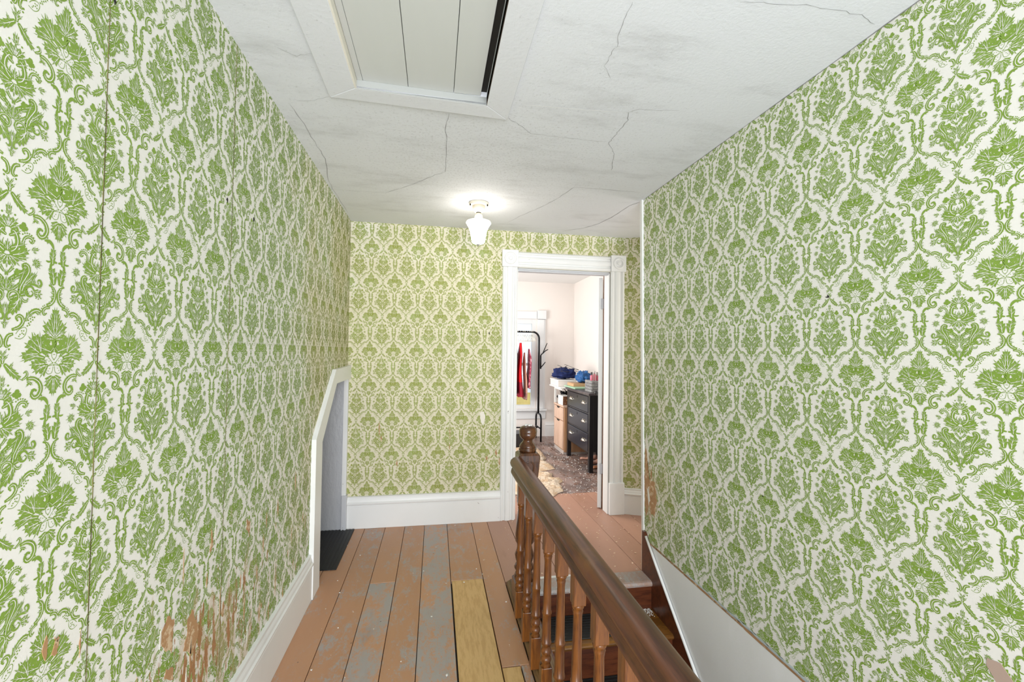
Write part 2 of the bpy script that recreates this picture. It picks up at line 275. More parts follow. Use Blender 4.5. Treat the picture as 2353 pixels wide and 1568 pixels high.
DIA=[('l',-0.5,23.8,-1.1,86.9,13.3,-7,0.0),('l',4.0,16.2,45.5,31.0,10.7,7,0.0),('l',18.0,6.2,61.1,14.7,9.1,6,0.0),('l',10.9,-6.8,39.7,-10.5,9.1,5,0.0),('l',1.4,41.2,22.7,59.2,10.7,5,0.0),('l',0.8,-26.5,1.0,-57.8,12.3,-4,0.0),('l',8.4,33.7,32.1,44.1,10.7,-4,0.0),('l',1.2,17.6,18.2,28.0,10.7,-3,0.0),('d',7.5,22.4,3.2),('d',4.7,27.2,2.7),('l',-1.9,55.3,-2.4,99.5,10.7,6,0.0),('l',-0.9,44.3,10.9,85.1,9.6,4,1.6),('l',0.3,43.4,25.3,73.5,11.7,4,1.1),('l',0.8,42.1,26.2,56.2,10.7,3,0.0),('l',1.4,40.3,23.3,41.2,8.0,3,0.0),('l',-0.9,39.5,7.2,58.7,5.3,2,0.0),('d',14.3,30.9,3.2),('d',19.4,33.0,3.2),('d',22.1,28.2,3.2),('d',18.7,23.6,3.2),('d',14.3,25.2,3.2),('s',[(10.2,8.8),(26.4,18.5),(40.2,35.2),(45.7,50.7)],3.2,1),('l',26.9,14.3,43.0,51.8,12.3,5,-3.7),('l',29.1,14.4,60.2,33.2,13.3,5,-2.1),('l',30.7,13.9,68.8,9.3,10.7,5,-3.7),('l',29.1,12.5,66.6,0.8,6.9,4,0.0),('l',33.3,25.7,53.5,45.0,7.5,3,0.0),('l',26.4,16.1,31.1,54.8,5.3,3,0.0),('l',17.4,-3.1,49.9,-5.4,13.3,5,0.0),('l',16.8,-5.0,43.7,-19.3,10.7,4,0.0),('l',14.5,-7.1,27.6,-28.8,9.1,3,0.0),('l',15.7,-0.2,31.8,4.8,5.3,2,0.0),('l',1.3,-28.0,1.9,-63.4,10.7,5,0.0),('l',1.9,-28.9,16.9,-49.7,9.1,4,0.0),('l',2.5,-26.3,18.7,-37.1,8.0,3,0.0),('s',[(-1.3,2.3),(4.5,8.4),(4.6,17.8),(-0.5,23.8)],1.9,2),('s',[(4.4,-1.0),(13.8,9.0),(21.3,5.8),(20.7,-2.3),(12.3,-6.7),(4.4,-3.5)],1.9,2),('s',[(2.7,-6.2),(12.3,-8.5),(16.7,-15.6),(11.6,-22.3),(3.7,-19.9),(1.5,-9.1)],1.9,2),('d',2.7,-2.4,1.3),('d',-0.8,-6.5,1.1),('d',10.1,0.7,0.8),('d',14.6,2.9,0.8),('d',15.7,-1.4,0.8),('d',8.3,-12.6,0.8),('d',11.1,-16.7,0.8),('d',1.1,12.6,0.8),('d',1.7,17.6,0.8),('l',2.9,24.0,10.2,15.0,3.7,2,0.0),('l',18.0,9.3,10.3,18.2,3.7,2,0.0)]
PW, PH = .191, .2785
def motif():
    """triangles of one repeat: (x, y, layer, material) ; layer 0 ink, 1 paper-coloured vein"""
    T = []
    def tri(a, b, c, l): T.append((a, b, c, l))
    def quad(a, b, c, d, l): tri(a, b, c, l); tri(a, c, d, l)
    def leaf(x0, y0, x1, y1, w, teeth, bend, sg):
        dx, dy = x1-x0, y1-y0; L_ = math.hypot(dx, dy); ux, uy = dx/L_, dy/L_; nx, ny = -uy, ux
        bend = bend*(-1)
        def sp(t): o = bend*4*t*(1-t)*.5; return (x0+dx*t+nx*o, y0+dy*t+ny*o)
        def hw(t): return w*.5*(math.sin(math.pi*min(1, t*.92+.10))**.8)
        n = max(2, abs(teeth))
        for sd in (1, -1):
            for i in range(n):
                t0, t1 = i/n, (i+1)/n; a, b = sp(t0), sp(min(1, t1)); tt = min(1.0, t0+1.25/n)
                h = hw((t0+t1)/2)*(1.0 if i < n-1 else .55)
                c = sp(tt); e = (c[0]+nx*h*sd, c[1]+ny*h*sd)
                m0 = sp(t0+.25/n); f_ = (m0[0]+nx*h*.72*sd, m0[1]+ny*h*.72*sd)
                if i == n-1: e = sp(1.0)
                quad(a, b, e, f_, 0)
        if w > 4.2 and teeth > 0:
            v = w*.03+.14
            pa, pm, pb = sp(.08), sp(.45), sp(.82)
            for p, q, k0, k1 in ((pa, pm, 1, .8), (pm, pb, .8, .1)):
                quad((p[0]+nx*v*k0, p[1]+ny*v*k0), (p[0]-nx*v*k0, p[1]-ny*v*k0), (q[0]-nx*v*k1, q[1]-ny*v*k1), (q[0]+nx*v*k1, q[1]+ny*v*k1), 1)
            if w > 6:
                for t in (.28, .52):
                    for sd in (1, -1):
                        p = sp(t); q = sp(t+.24); h = hw(t+.2)*.62*sd; q = (q[0]+nx*h, q[1]+ny*h)
                        tri((p[0]+ux*v*1.1, p[1]+uy*v*1.1), (p[0]-ux*v*1.1, p[1]-uy*v*1.1), q, 1)
    def stroke(P, w, prof):
        pts = []
        n = len(P)
        for i in range(n-1):
            p0, p1, p2, p3 = P[max(0, i-1)], P[i], P[i+1], P[min(n-1, i+2)]
            for k in range(3):
                t = k/3
                pts.append(tuple(.5*((2*p1[j])+(-p0[j]+p2[j])*t+(2*p0[j]-5*p1[j]+4*p2[j]-p3[j])*t*t+(-p0[j]+3*p1[j]-3*p2[j]+p3[j])*t**3) for j in (0, 1)))
        pts.append(P[-1]); m_ = len(pts); E = []
        for i, p in enumerate(pts):
            a, b = pts[max(0, i-1)], pts[min(m_-1, i+1)]
            dx, dy = b[0]-a[0], b[1]-a[1]; L_ = math.hypot(dx, dy) or 1
            t = i/(m_-1)
            if prof == 0: h = (.35+.65*math.sin(math.pi*min(1, .15+t*.9))) if t < .85 else .42
            elif prof == 1: h = math.sin(math.pi*(.1+.85*t))**.7
            else: h = .5
            E.append((p, (-dy/L_, dx/L_), w*.5*h))
        for i in range(m_-1):
            (p, n_, h), (q, n2, h2) = E[i], E[i+1]
            quad((p[0]+n_[0]*h, p[1]+n_[1]*h), (p[0]-n_[0]*h, p[1]-n_[1]*h), (q[0]-n2[0]*h2, q[1]-n2[1]*h2), (q[0]+n2[0]*h2, q[1]+n2[1]*h2), 0)
            if prof == 0 and w > 4.5 and 1 <= i < m_*.72:
                v, v2 = .16*h+.04, .16*h2+.04
                if i == int(m_*.72)-1: v2 = 0.01
                quad((p[0]+n_[0]*v, p[1]+n_[1]*v), (p[0]-n_[0]*v, p[1]-n_[1]*v), (q[0]-n2[0]*v2, q[1]-n2[1]*v2), (q[0]+n2[0]*v2, q[1]+n2[1]*v2), 1)
        if prof == 0:
            disc(pts[-1][0], pts[-1][1], w*.27)
            if w > 4:      # acanthus teeth on the outside of the scroll
                for i in range(2, m_-3, 3):
                    p, n_, h = E[i]; q = E[i+2][0]; tx, ty = q[0]-p[0], q[1]-p[1]; L_ = math.hypot(tx, ty) or 1; tx /= L_; ty /= L_
                    k = h+w*.26
                    for sd in (1, -1):
                        tri(p, (p[0]+tx*w*.34, p[1]+ty*w*.34), (p[0]+n_[0]*k*sd-tx*w*.05, p[1]+n_[1]*k*sd-ty*w*.05), 0)
    def disc(x, y, r):
        k = 6
        for i in range(k):
            a, b = 2*math.pi*i/k, 2*math.pi*(i+1)/k
            tri((x, y), (x+r*math.cos(a), y+r*math.sin(a)), (x+r*math.cos(b), y+r*math.sin(b)), 0)
    for lst, cx, cy, kl, ks in ((MED, 0, 0, 1.35, 1.15), (BRD, 0, 0, 1.5, 1.3), (DIA, 95.5, 0, 1.4, 1.15)):
        k0 = len(T); el = 0
        for e in lst:
            k1_ = len(T)
            if e[0] == 'l': leaf(*e[1:5], e[5]*kl, e[6], e[7], 1)
            elif e[0] == 's': stroke(e[1], e[2]*(ks if e[3] != 2 else 1), e[3])
            else: disc(e[1], e[2], e[3]*1.2)
            el += 1
            T[k1_:] = [(t[0], t[1], t[2], t[3], el*.000006+(q_ % 12)*.0000005) for q_, t in enumerate(T[k1_:])]
        half = T[k0:]; T[k0:] = [(tuple((p[0]+cx, p[1]+cy) for p in t[:3]), t[3], t[4]) for t in half] + \
            [(tuple((cx-p[0], p[1]+cy) for p in t[:3]), t[3], t[4]+.0000015) for t in half]
    A = np.array([t[0] for t in T], dtype=np.float64)/1000.0; Ly = np.array([t[1] for t in T])
    return A, Ly, np.array([t[2] for t in T])
MT, ML, ME = motif()
def wall_print(parent, mp, nrm, s0, s1, z0, z1, jx, jz, pw, inks, hole=None):
    """tile the repeat over s0..s1 x z0..z1 of a wall; mp maps (s, z) arrays to xyz, nrm = outward normal"""
    sx = pw/PW
    A = MT.copy(); A[:, :, 0] *= sx
    i0, i1 = int(math.floor((s0-jx)/pw))-1, int(math.ceil((s1-jx)/pw))+1
    k0, k1 = int(math.floor((z0-jz)/PH))-1, int(math.ceil((z1-jz)/PH))+1
    off = np.array([(jx+i*pw, jz+k*PH) for i in range(i0, i1+1) for k in range(k0, k1+1)])
    B = (A[None]+off[:, None, None, :]).reshape(-1, 3, 2); Lr = np.tile(ML, len(off)); Eo = np.tile(ME, len(off))
    ok = (B[:, :, 0].max(1) > s0+.001) & (B[:, :, 0].min(1) < s1-.001) & (B[:, :, 1].max(1) > z0+.001) & (B[:, :, 1].min(1) < z1-.001)
    if hole is not None: ok &= ~hole(B[:, :, 0].mean(1), B[:, :, 1].mean(1))
    B = B[ok]; Lr = Lr[ok]; Eo = Eo[ok]
    B[:, :, 0] = np.clip(B[:, :, 0], s0, s1); B[:, :, 1] = np.clip(B[:, :, 1], z0, z1)
    s, z = B[:, :, 0].ravel(), B[:, :, 1].ravel()
    xyz = np.stack(mp(s, z), 1); o = np.repeat(np.where(Lr > 0, .00058, .0002)+Eo, 3)
    xyz = xyz+np.array(nrm)[None]*o[:, None]
    n = len(B); me = bpy.data.meshes.new('printed_pattern')
    me.vertices.add(n*3); me.vertices.foreach_set('co', xyz.ravel())
    me.loops.add(n*3); me.loops.foreach_set('vertex_index', np.arange(n*3, dtype=np.int32))
    me.polygons.add(n); me.polygons.foreach_set('loop_start', np.arange(0, n*3, 3, dtype=np.int32))
    for q in inks: me.materials.append(q)
    me.polygons.foreach_set('material_index', (Lr > 0).astype(np.int32))
    me.update(calc_edges=True); me.validate()
    ob = bpy.data.objects.new('printed_pattern', me); C.objects.link(ob); ob.parent = parent
    ob['kind'] = 'stuff'
    return ob
def patch(parent, mp, nrm, poly, m, name='torn_patch', off=.0013, th=.0008):
    P = [Vector(mp(s, z))+Vector(nrm)*off for s, z in poly]; c = sum(P, Vector())/len(P)
    V = [p[:] for p in P]+[(p-Vector(nrm)*th)[:] for p in P]+[c[:]]; n = len(P)
    Fc = [(i, (i+1) % n, 2*n) for i in range(n)]+[(i, n+i, n+(i+1) % n, (i+1) % n) for i in range(n)]
    b = MB(); b.add(V, Fc); return b.build(name, m, parent)
def jag(poly, amp, sub=4):
    out = []
    for i, p in enumerate(poly):
        q = poly[(i+1) % len(poly)]
        for k in range(sub):
            t = k/sub; out.append((p[0]+(q[0]-p[0])*t+random.uniform(-amp, amp), p[1]+(q[1]-p[1])*t+random.uniform(-amp, amp)))
    return out

# ============================================================ room shell
CZ = 2.44
XL, XR, YF = -.68, 1.36, 3.63
# ---- left wall (opening of the low closet at its far end)
b = MB()
b.box((XL-.12, -.9, -.02), (XL, 2.70, CZ+.02))
b.prism([(2.70, .92), (3.09, 1.24), (3.60, 1.24), (3.75, 1.24), (3.75, CZ+.02), (2.70, CZ+.02)], 0, XL-.12, XL)
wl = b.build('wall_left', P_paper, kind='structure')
mL = lambda s, z: (np.full(np.shape(s), XL) if hasattr(s, '__len__') else XL, s, z)
def holeL(s, z): return (s > 2.66) & (z < np.interp(s, [2.64, 3.1, 3.7], [.93, 1.26, 1.26]))
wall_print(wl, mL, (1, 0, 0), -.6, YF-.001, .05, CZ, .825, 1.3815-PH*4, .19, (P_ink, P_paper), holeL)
for poly in ([(1.418,.656),(1.433,.623),(1.452,.588),(1.45,.548),(1.421,.526),(1.376,.561),(1.389,.591),(1.395,.636)],
             [(1.295,.704),(1.325,.674),(1.326,.644),(1.322,.593),(1.286,.621),(1.267,.665)],
             [(1.296,.566),(1.332,.544),(1.333,.518),(1.29,.546)], [(.945,.875),(.955,.868),(.948,.839),(.939,.847)],
             [(1.78,.776),(1.805,.755),(1.806,.701),(1.778,.736)], [(1.515,.841),(1.53,.786),(1.51,.771)],
             [(1.609,.565),(1.621,.547),(1.609,.513),(1.595,.537)]):
    patch(wl, mL, (1, 0, 0), jag(poly, .004), P_tear)
rr = random.Random(3)
for k in range(46):       # small vertical tears along the damp lower wall
    s = rr.uniform(.85, 2.6); z = rr.uniform(.32, .95)*(.8 if s > 2 else 1); h = rr.uniform(.012, .05); w_ = rr.uniform(.0015, .006)
    patch(wl, mL, (1, 0, 0), jag([(s-w_, z), (s, z-h), (s+w_, z-h*.2), (s+w_*.4, z+h)], .0015, 2), P_tear if k % 4 else P_plast)
for f0, z0, z1 in ((1.022, .05, CZ), (1.59, .26, CZ)):
    P = [(f0+random.uniform(-.0012, .0012), z0+(z1-z0)*i/30) for i in range(31)]
    patch(wl, mL, (1, 0, 0), [(p[0]-.0006, p[1]) for p in P]+[(p[0]+.0007, p[1]) for p in P[::-1]], P_seam, 'paper_seam', .0012, .0006)
for s, z, r in ((1.035, 2.14, .004), (1.555, 1.895, .006), (1.767, 1.894, .006)):
    patch(wl, mL, (1, 0, 0), jag([(s-r, z), (s, z+r*1.6), (s+r, z), (s, z-r*1.6)], r*.3, 2), P_dark, 'nail_hole')

# ---- far wall with the doorway, and the slanted bit right of it
DL, DR, DT = .675, 1.515, 2.125
b = MB()
b.box((XL-.12, YF, -.02), (DL, YF+.12, CZ+.02)); b.box((DR, YF, -.02), (1.655, YF+.12, CZ+.02)); b.box((DL, YF, DT), (DR, YF+.12, 2.62))
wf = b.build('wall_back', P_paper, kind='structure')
mF = lambda s, z: (s, np.full(np.shape(s), YF) if hasattr(s, '__len__') else YF, z)
def holeF(s, z): return (s > .58) & (s < 1.63) & (z < 2.24)
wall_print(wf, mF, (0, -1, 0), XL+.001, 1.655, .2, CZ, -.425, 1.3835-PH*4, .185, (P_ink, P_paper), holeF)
patch(wf, mF, (0, -1, 0), jag([(.378,.893),(.390,.906),(.411,.904),(.424,.856),(.405,.790),(.383,.823)], .003), P_plast)
for s, z, w_, h in ((-.43,.78,.005,.06), (-.413,.70,.006,.03), (.132,.74,.004,.06), (.518,.564,.010,.03), (.549,.49,.012,.035), (-.288,.50,.007,.03), (.44,.52,.009,.022), (.13,.62,.004,.03)):
    patch(wf, mF, (0, -1, 0), jag([(s-w_, z), (s, z-h), (s+w_, z-h*.3), (s, z+h)], .002, 3), P_tear)
for s, z in ((.36, 1.565), (.445, 1.564)):
    patch(wf, mF, (0, -1, 0), [(s-.006, z), (s, z+.011), (s+.006, z), (s, z-.011)], P_dark, 'nail_hole')
dv = Vector((.138, -.060, 0)).normalized(); nv = Vector((-dv.y, dv.x, 0))*-1   # faces the hall
b = MB(); p0 = Vector((1.655, YF, 0)); p1 = p0+dv*1.0
b.prism([(p0.x, p0.y), (p1.x, p1.y), (p1.x+.05, p1.y+.12), (p0.x, p0.y+.12)], 2, -.02, CZ+.02)
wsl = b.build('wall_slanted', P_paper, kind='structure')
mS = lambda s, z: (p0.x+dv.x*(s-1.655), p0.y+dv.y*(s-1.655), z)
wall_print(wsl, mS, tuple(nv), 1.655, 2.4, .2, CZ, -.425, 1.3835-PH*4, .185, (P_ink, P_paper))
for poly in ([(1.71,.52),(1.735,.50),(1.745,.46),(1.72,.47)], [(1.76,.37),(1.785,.35),(1.78,.31),(1.765,.33)]):
    patch(wsl, mS, tuple(nv), jag(poly, .003), P_plast)

# ---- right wall: papered above, white painted below the end of the paper, along the stairs
XE = 2.665
ZB = .205
b = MB(); b.prism([(-.9, ZB), (XE, ZB), (XE+.042, CZ+.02), (-.9, CZ+.02)], 0, XR, XR+.14)
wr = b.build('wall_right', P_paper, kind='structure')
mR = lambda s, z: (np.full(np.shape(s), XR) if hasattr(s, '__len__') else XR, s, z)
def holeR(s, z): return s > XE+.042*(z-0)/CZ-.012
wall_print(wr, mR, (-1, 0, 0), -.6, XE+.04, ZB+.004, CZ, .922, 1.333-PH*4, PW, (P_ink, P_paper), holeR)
patch(wr, mR, (-1, 0, 0), jag([(2.651,.794),(2.62,.76),(2.61,.687),(2.60,.607),(2.53,.604),(2.50,.5),(2.53,.40),(2.57,.394),(2.60,.445),(2.637,.36),(2.652,.42)], .007), P_tear)
patch(wr, mR, (-1, 0, 0), jag([(2.63,.90),(2.645,.86),(2.62,.72),(2.60,.70),(2.61,.80)], .006), P_plast, off=.002)
patch(wr, mR, (-1, 0, 0), jag([(2.60,.56),(2.62,.54),(2.60,.44),(2.585,.48)], .005), P_plast, off=.002)
patch(wr, mR, (-1, 0, 0), [(.872,.667),(.845,.672),(.822,.645),(.83,.62),(.854,.621),(.873,.648)], mat('beige_tape', (.45, .33, .27), .7), 'tape_scrap')
for s, z, r in ((1.311, 1.619, .007), (2.22, 1.2, .004), (1.62, .82, .004), (2.1, .62, .004)):
    patch(wr, mR, (-1, 0, 0), jag([(s-r, z), (s, z+r*.8), (s+r, z), (s, z-r*.8)], r*.4, 3), P_dark, 'nail_hole')
E_ = [(-.6+ (XE+.6)*i/90, ZB+random.uniform(-.0035, .0035)) for i in range(91)]
patch(wr, mR, (-1, 0, 0), E_+[(s, z+.007) for s, z in E_[::-1]], P_tear, 'torn_edge')
E2 = [(s, z+random.uniform(.010, .022)) for s, z in E_[:78]]
patch(wr, mR, (-1, 0, 0), [(s, z+.003) for s, z in E_[:78]]+E2[::-1], mat('faded_paper_edge', (.50, .57, .58), .8), 'faded_strip', .0011)
b = MB(); b.box((XR, -.9, -2.6), (XR+.14, XE, ZB))
b.build('wall_stairwell', mat('stairwell_white_paint', (.80, .80, .79), .6, bump=(5, (1, 1, 1), .4, .01), vary=(2, .03)), kind='structure')
b = MB(); b.prism([(XR-.006, XE-.012), (XR-.006, XE+.016), (XR+.02, XE+.016), (XR+.02, XE-.012)], 2, 0, CZ)
for i, (x, y, z) in enumerate(b.v): b.v[i] = (x-.008*z/CZ, y+.042*z/CZ, z)
b.build('trim_3', P_trim, kind='structure')
b = MB(); b.box((XR+.02, XE, -.02), (2.6, XE+.03, CZ+.02)); b.box((2.6, XE, -.02), (2.7, 4.0, CZ+.02))
b.build('wall_side_hall', P_paper, kind='structure')

# ---- closet behind the low opening
b = MB(); b.box((-1.5, YF-.03, -.02), (XL-.001, YF, 1.4)); b.box((-1.55, 2.6, -.02), (-1.5, YF, 1.4)); b.box((-1.55, 2.6, -.02), (XL-.12, 2.65, 1.4)); b.box((-1.55, 2.6, 1.32), (XL-.12, YF, 1.4))
b.build('wall_closet', P_emboss, kind='structure')

# ---- ceiling with the hatch hole
HX0, HX1, HY0, HY1 = -.325, .192, .70, 1.748
b = MB()
for a, c in (((XL-.12, -.9), (HX0, 3.75)), ((HX1, -.9), (2.7, 3.75)), ((HX0, -.9), (HX1, HY0)), ((HX0, HY1+.018), (HX1, 3.75))):
    b.box((a[0], a[1], CZ), (c[0], c[1], CZ+.16))
ce = b.build('ceiling', P_ceil, kind='structure')
def ribbon(pts, w_, name, m, parent, zz=CZ, dz=-.0012, amp=.004, sub=4):
    P = []
    for i in range(len(pts)-1):
        for k in range(sub):
            t = k/sub; P.append((pts[i][0]+(pts[i+1][0]-pts[i][0])*t+random.uniform(-amp, amp), pts[i][1]+(pts[i+1][1]-pts[i][1])*t+random.uniform(-amp, amp)))
    P.append(pts[-1]); n = len(P); Lf, Rt = [], []
    for i, p in enumerate(P):
        a, c = P[max(0, i-1)], P[min(n-1, i+1)]; dx, dy = c[0]-a[0], c[1]-a[1]; l = math.hypot(dx, dy) or 1
        h = w_*.34*random.uniform(.4, 1.3)*(.35 if i in (0, n-1) else 1)
        Lf.append((p[0]-dy/l*h, p[1]+dx/l*h)); Rt.append((p[0]+dy/l*h, p[1]-dx/l*h))
    b_ = MB(); V = [(x, y, zz+dz) for x, y in Lf]+[(x, y, zz+dz) for x, y in Rt]
    b_.add(V, [(i, i+1, n+i+1, n+i) for i in range(n-1)]); return b_.build(name, m, parent)
for pts, w_ in (([(.038,1.886),(.03,2.031),(.041,2.206),(.044,2.499),(-.018,2.562),(-.095,2.664),(-.207,2.794),(-.34,2.922)], .0032),
    ([(-.34,2.922),(-.518,2.929),(-.66,2.928)], .002),
    ([(.295,1.862),(.306,1.871),(.372,1.922),(.422,1.976),(.538,1.982),(.665,1.986),(.804,1.98)], .0022),
    ([(.799,1.722),(.819,1.775),(.822,1.839),(.82,1.887),(.821,1.946),(.821,1.994),(.894,2.094),(.924,2.199),(.959,2.289)], .0028),
    ([(.795,1.723),(.825,1.686),(.889,1.684),(.998,1.665)], .0018),
    ([(1.272,2.57),(1.063,2.568),(.831,2.574),(.814,2.683),(.774,2.832),(.71,3.011),(.634,3.169),(.554,3.377)], .0034),
    ([(1.355,2.716),(1.32,2.822),(1.307,3.053),(1.269,3.265),(1.193,3.407),(1.048,3.532)], .006),  # ceiling crease: its change of shading is drawn as a dark line
    ([(.553,1.168),(.557,1.22),(.566,1.292),(.582,1.35),(.578,1.405),(.581,1.451),(.63,1.517)], .0018),
    ([(.855,1.108),(.946,1.096),(1.053,1.085),(1.167,1.08),(1.25,1.086),(1.323,1.107)], .0018),
    ([(-.617,1.943),(-.606,2.101),(-.608,2.269),(-.601,2.466),(-.65,2.714),(-.664,2.91),(-.664,3.423)], .003),
    ([(-.587,1.911),(-.514,1.89),(-.435,1.845)], .0015), ([(-.546,1.582),(-.499,1.612),(-.441,1.587)], .0015)):
    ribbon(pts, w_, 'crack', P_crack, ce)
ribbon([(.344,1.75),(.562,1.739),(.795,1.723)], .006, 'paint_ridge', P_crackl, ce, amp=.001)
# dark shrinkage gap where ceiling meets the right wall, thin and broken
ribbon([(XR-.002, .5), (XR-.002, 1.3), (XR-.003, 2.0), (XR-.002, 2.7)], .006, 'crack', P_crack, ce, amp=.001, sub=8)

# ---- skirtings
def skirting(name, a, c, h=.25, th=.02, mt=P_trim, flip=1):
    """stepped moulding between two floor points, on the left side of a->c"""
    a = Vector((*a, 0)); c = Vector((*c, 0)); d = (c-a).normalized(); n = Vector((-d.y, d.x, 0))*flip
    prof = [(0, 0), (th, 0), (th, h*.70), (th-.003, h*.715), (th-.001, h*.74), (th+.006, h*.76), (th+.007, h*.80), (th+.001, h*.83), (th-.001, h*.88), (th-.006, h*.93), (th-.006, h*.985), (0, h)]
    V = [(a+n*p+Vector((0, 0, z)))[:] for p, z in prof]+[(c+n*p+Vector((0, 0, z)))[:] for p, z in prof]; k = len(prof)
    b_ = MB(); b_.add(V, [tuple(range(k)), tuple(range(k, 2*k))[::-1]]+[(i, (i+1) % k, k+(i+1) % k, k+i) for i in range(k)])
    o = b_.build(name, mt, kind='structure')
    bm = bmesh.new(); bm.from_mesh(o.data); bmesh.ops.recalc_face_normals(bm, faces=bm.faces); bm.to_mesh(o.data); bm.free()
    return o
skirting('baseboard_left', (XL, 2.66), (XL, -.9), .255, .02)
skirting('baseboard_back', (.555, YF), (XL, YF), .25, .022)
q0 = p0; q1 = p0+dv*.9
skirting('baseboard_right', (q1.x, q1.y), (q0.x, q0.y), .225, .018)

# ---- floor
b = MB(); b.box((XL-.9, -.9, -.05), (.46, YF+.14, -.021)); b.box((.46, 2.60, -.05), (2.7, YF+.14, -.021)); b.box((-.9, YF+.14, -.05), (2.5, 7.3, -.021))
fl = b.build('floor', P_sub, kind='structure')
_bn = [0]
def board(x0, x1, y0, y1, m, gap=.0016, top=0.0, name='floor_board'):
    b_ = MB(); dz = random.uniform(-.0015, .0008)+top
    b_.box((x0+gap, y0+.001, -.02), (x1-gap, y1-.001, dz), bev=.0015); return b_.build(name, m, fl)
S = [-.83, -.68, -.522, -.365, -.214, -.06, .119, .318, .446]
rb = random.Random(11)
for i in range(len(S)-1):
    x0, x1 = S[i], S[i+1]; y0, y1 = -.9, YF
    if i == 0: y0 = 2.66
    joints = {3: [2.76], 5: [], 6: [2.72], 1: [.9], 2: [1.2], 4: [.7]}.get(i, [])
    if i == 6:
        board(x0, x1, 2.72, y1, P_fl[1]); continue
    if i == 7:
        board(x0, x1, 1.95, y1, P_fl[3]); board(.405, x1, -.9, 1.95, P_fl[1]); continue
    ys = [y0]+joints+[y1]
    for k in range(len(ys)-1): board(x0, x1, ys[k], ys[k+1], P_fl[(i*2+k) % 4])
# closet floor and the boards of the landing and the room beyond
for x0, x1 in ((-1.5, -1.16), (-1.16, -1.0), (-1.0, -.83)): board(x0, x1, 2.66, YF, P_fl[1])
S2 = [.446, .62, .80, .965, 1.143, 1.345, 1.52, 1.70, 1.88, 2.06, 2.24, 2.6]
for i in range(len(S2)-1): board(S2[i], S2[i+1], 2.66, 4.22 if S2[i] < 1.8 else 3.2, P_land[i % 2])
S3 = [-.9, -.7, -.5, -.3, -.1, .1, .28]+S2[:-2]+[2.4]
for i in range(len(S3)-1):
    x0, x1 = S3[i], S3[i+1]; ya = 4.22 if x0 > .44 and x0 < 1.8 else 3.76
    ym = 5.2+.9*((i*37) % 7)/7
    board(x0, x1, ya, ym, P_bed[i % 2]); board(x0, x1, ym, 7.14, P_bed[(i+1) % 2])
# raw plywood let in beside the balustrade
o = board(.124, .316, 1.0, 2.72, P_ply, name='plywood_patch'); o['label'] = 'long strip of raw knotty plywood let into the painted boards'
o = board(.318, .402, .2, 1.945, P_ply, name='plywood_patch'); o['label'] = 'wider end of the raw plywood patch next to the stair curb'
board(.124, .316, -.9, .998, P_ply, name='plywood_patch')
# pale strip let in behind the stair nosing
b = MB(); b.box((.60, 2.655, -.02), (1.142, 2.682, .0025), bev=.001); b.build('filler_strip', P_trim, fl)
# paint flakes and grit lying about
def flakes(name, n, x0, x1, y0, y1, smin, smax, m, parent, seed, dens=None):
    r = random.Random(seed); b_ = MB()
    for _ in range(n):
        x, y = r.uniform(x0, x1), r.uniform(y0, y1)
        if dens and r.random() > dens(x, y): continue
        s = r.uniform(smin, smax); k = r.randint(3, 5); a0 = r.uniform(0, 6.3); zt = r.uniform(.001, .004)
        V = [(x+s*r.uniform(.5, 1)*math.cos(a0+6.283*i/k), y+s*r.uniform(.5, 1)*math.sin(a0+6.283*i/k), zt+r.uniform(0, .25)*s) for i in range(k)]
        b_.add([(v[0], v[1], .0005) for v in V]+V, [tuple(range(k, 2*k))]+[(i, (i+1) % k, k+(i+1) % k, k+i) for i in range(k)])
    return b_.build(name, m, parent, kind='stuff')
P_flake = mat('paint_flakes', (.75, .73, .70), .7); P_flaked = mat('brown_debris', (.20, .10, .06), .8); P_flakep = mat('peach_flakes', (.70, .50, .36), .7)
flakes('paint_flakes', 2200, .75, 2.3, 4.15, 7.1, .002, .011, P_flake, fl, 1, lambda x, y: .18+.8*max(0, 1-abs(x-1.75)/.35)*(y < 5.9)+.9*(abs(y-4.3) < .12))
flakes('debris', 1000, 1.2, 2.3, 4.2, 6.6, .003, .018, P_flaked, fl, 2, lambda x, y: max(.05, 1-abs(x-1.9)/.5))
flakes('paint_flakes', 150, .55, 1.8, 2.7, 4.2, .003, .011, P_flakep, fl, 3)
flakes('paint_flakes', 34, -.6, .42, 1.2, 3.6, .002, .007, P_flake, fl, 4)

# ============================================================ door casing, jamb and door leaf
def fluted(x0, x1, z0, z1, y, th, vertical=True):
    """reeded casing board; the profile runs across its width"""
    b_ = MB(); w_ = (x1-x0) if vertical else (z1-z0)
    pr = [(0, 0), (0, .010), (.05, .016), (.10, .020), (.16, .020), (.20, .012), (.30, .010), (.34, .018), (.42, .022), (.50, .023), (.58, .022), (.66, .018), (.70, .010), (.80, .012), (.84, .020), (.90, .020), (.95, .016), (1, .010), (1, 0)]
    if vertical: b_.prism([(x0+t*w_, y-h*th/.022) for t, h in pr], 2, z0, z1)
    else: b_.prism([(y-h*th/.022, z0+t*w_) for t, h in pr], 0, x0, x1)
    return b_
tr = thing('trim_1', 'white painted fluted door casing with round corner blocks around the bedroom doorway', None, (1.1, YF, 0)); tr['kind'] = 'structure'
fluted(.552, .680, 0, 2.135, YF, .022).build('casing', P_trim, tr)
fluted(1.520, 1.648, .27, 2.135, YF, .022).build('casing', P_trim, tr)
fluted(.684, 1.514, 2.130, 2.262, YF, .022, False).build('head_casing', P_trim, tr)
b = MB(); b.box((1.515, YF-.034, 0), (1.652, YF, .275), bev=.004); b.build('plinth_block', P_trim, tr)
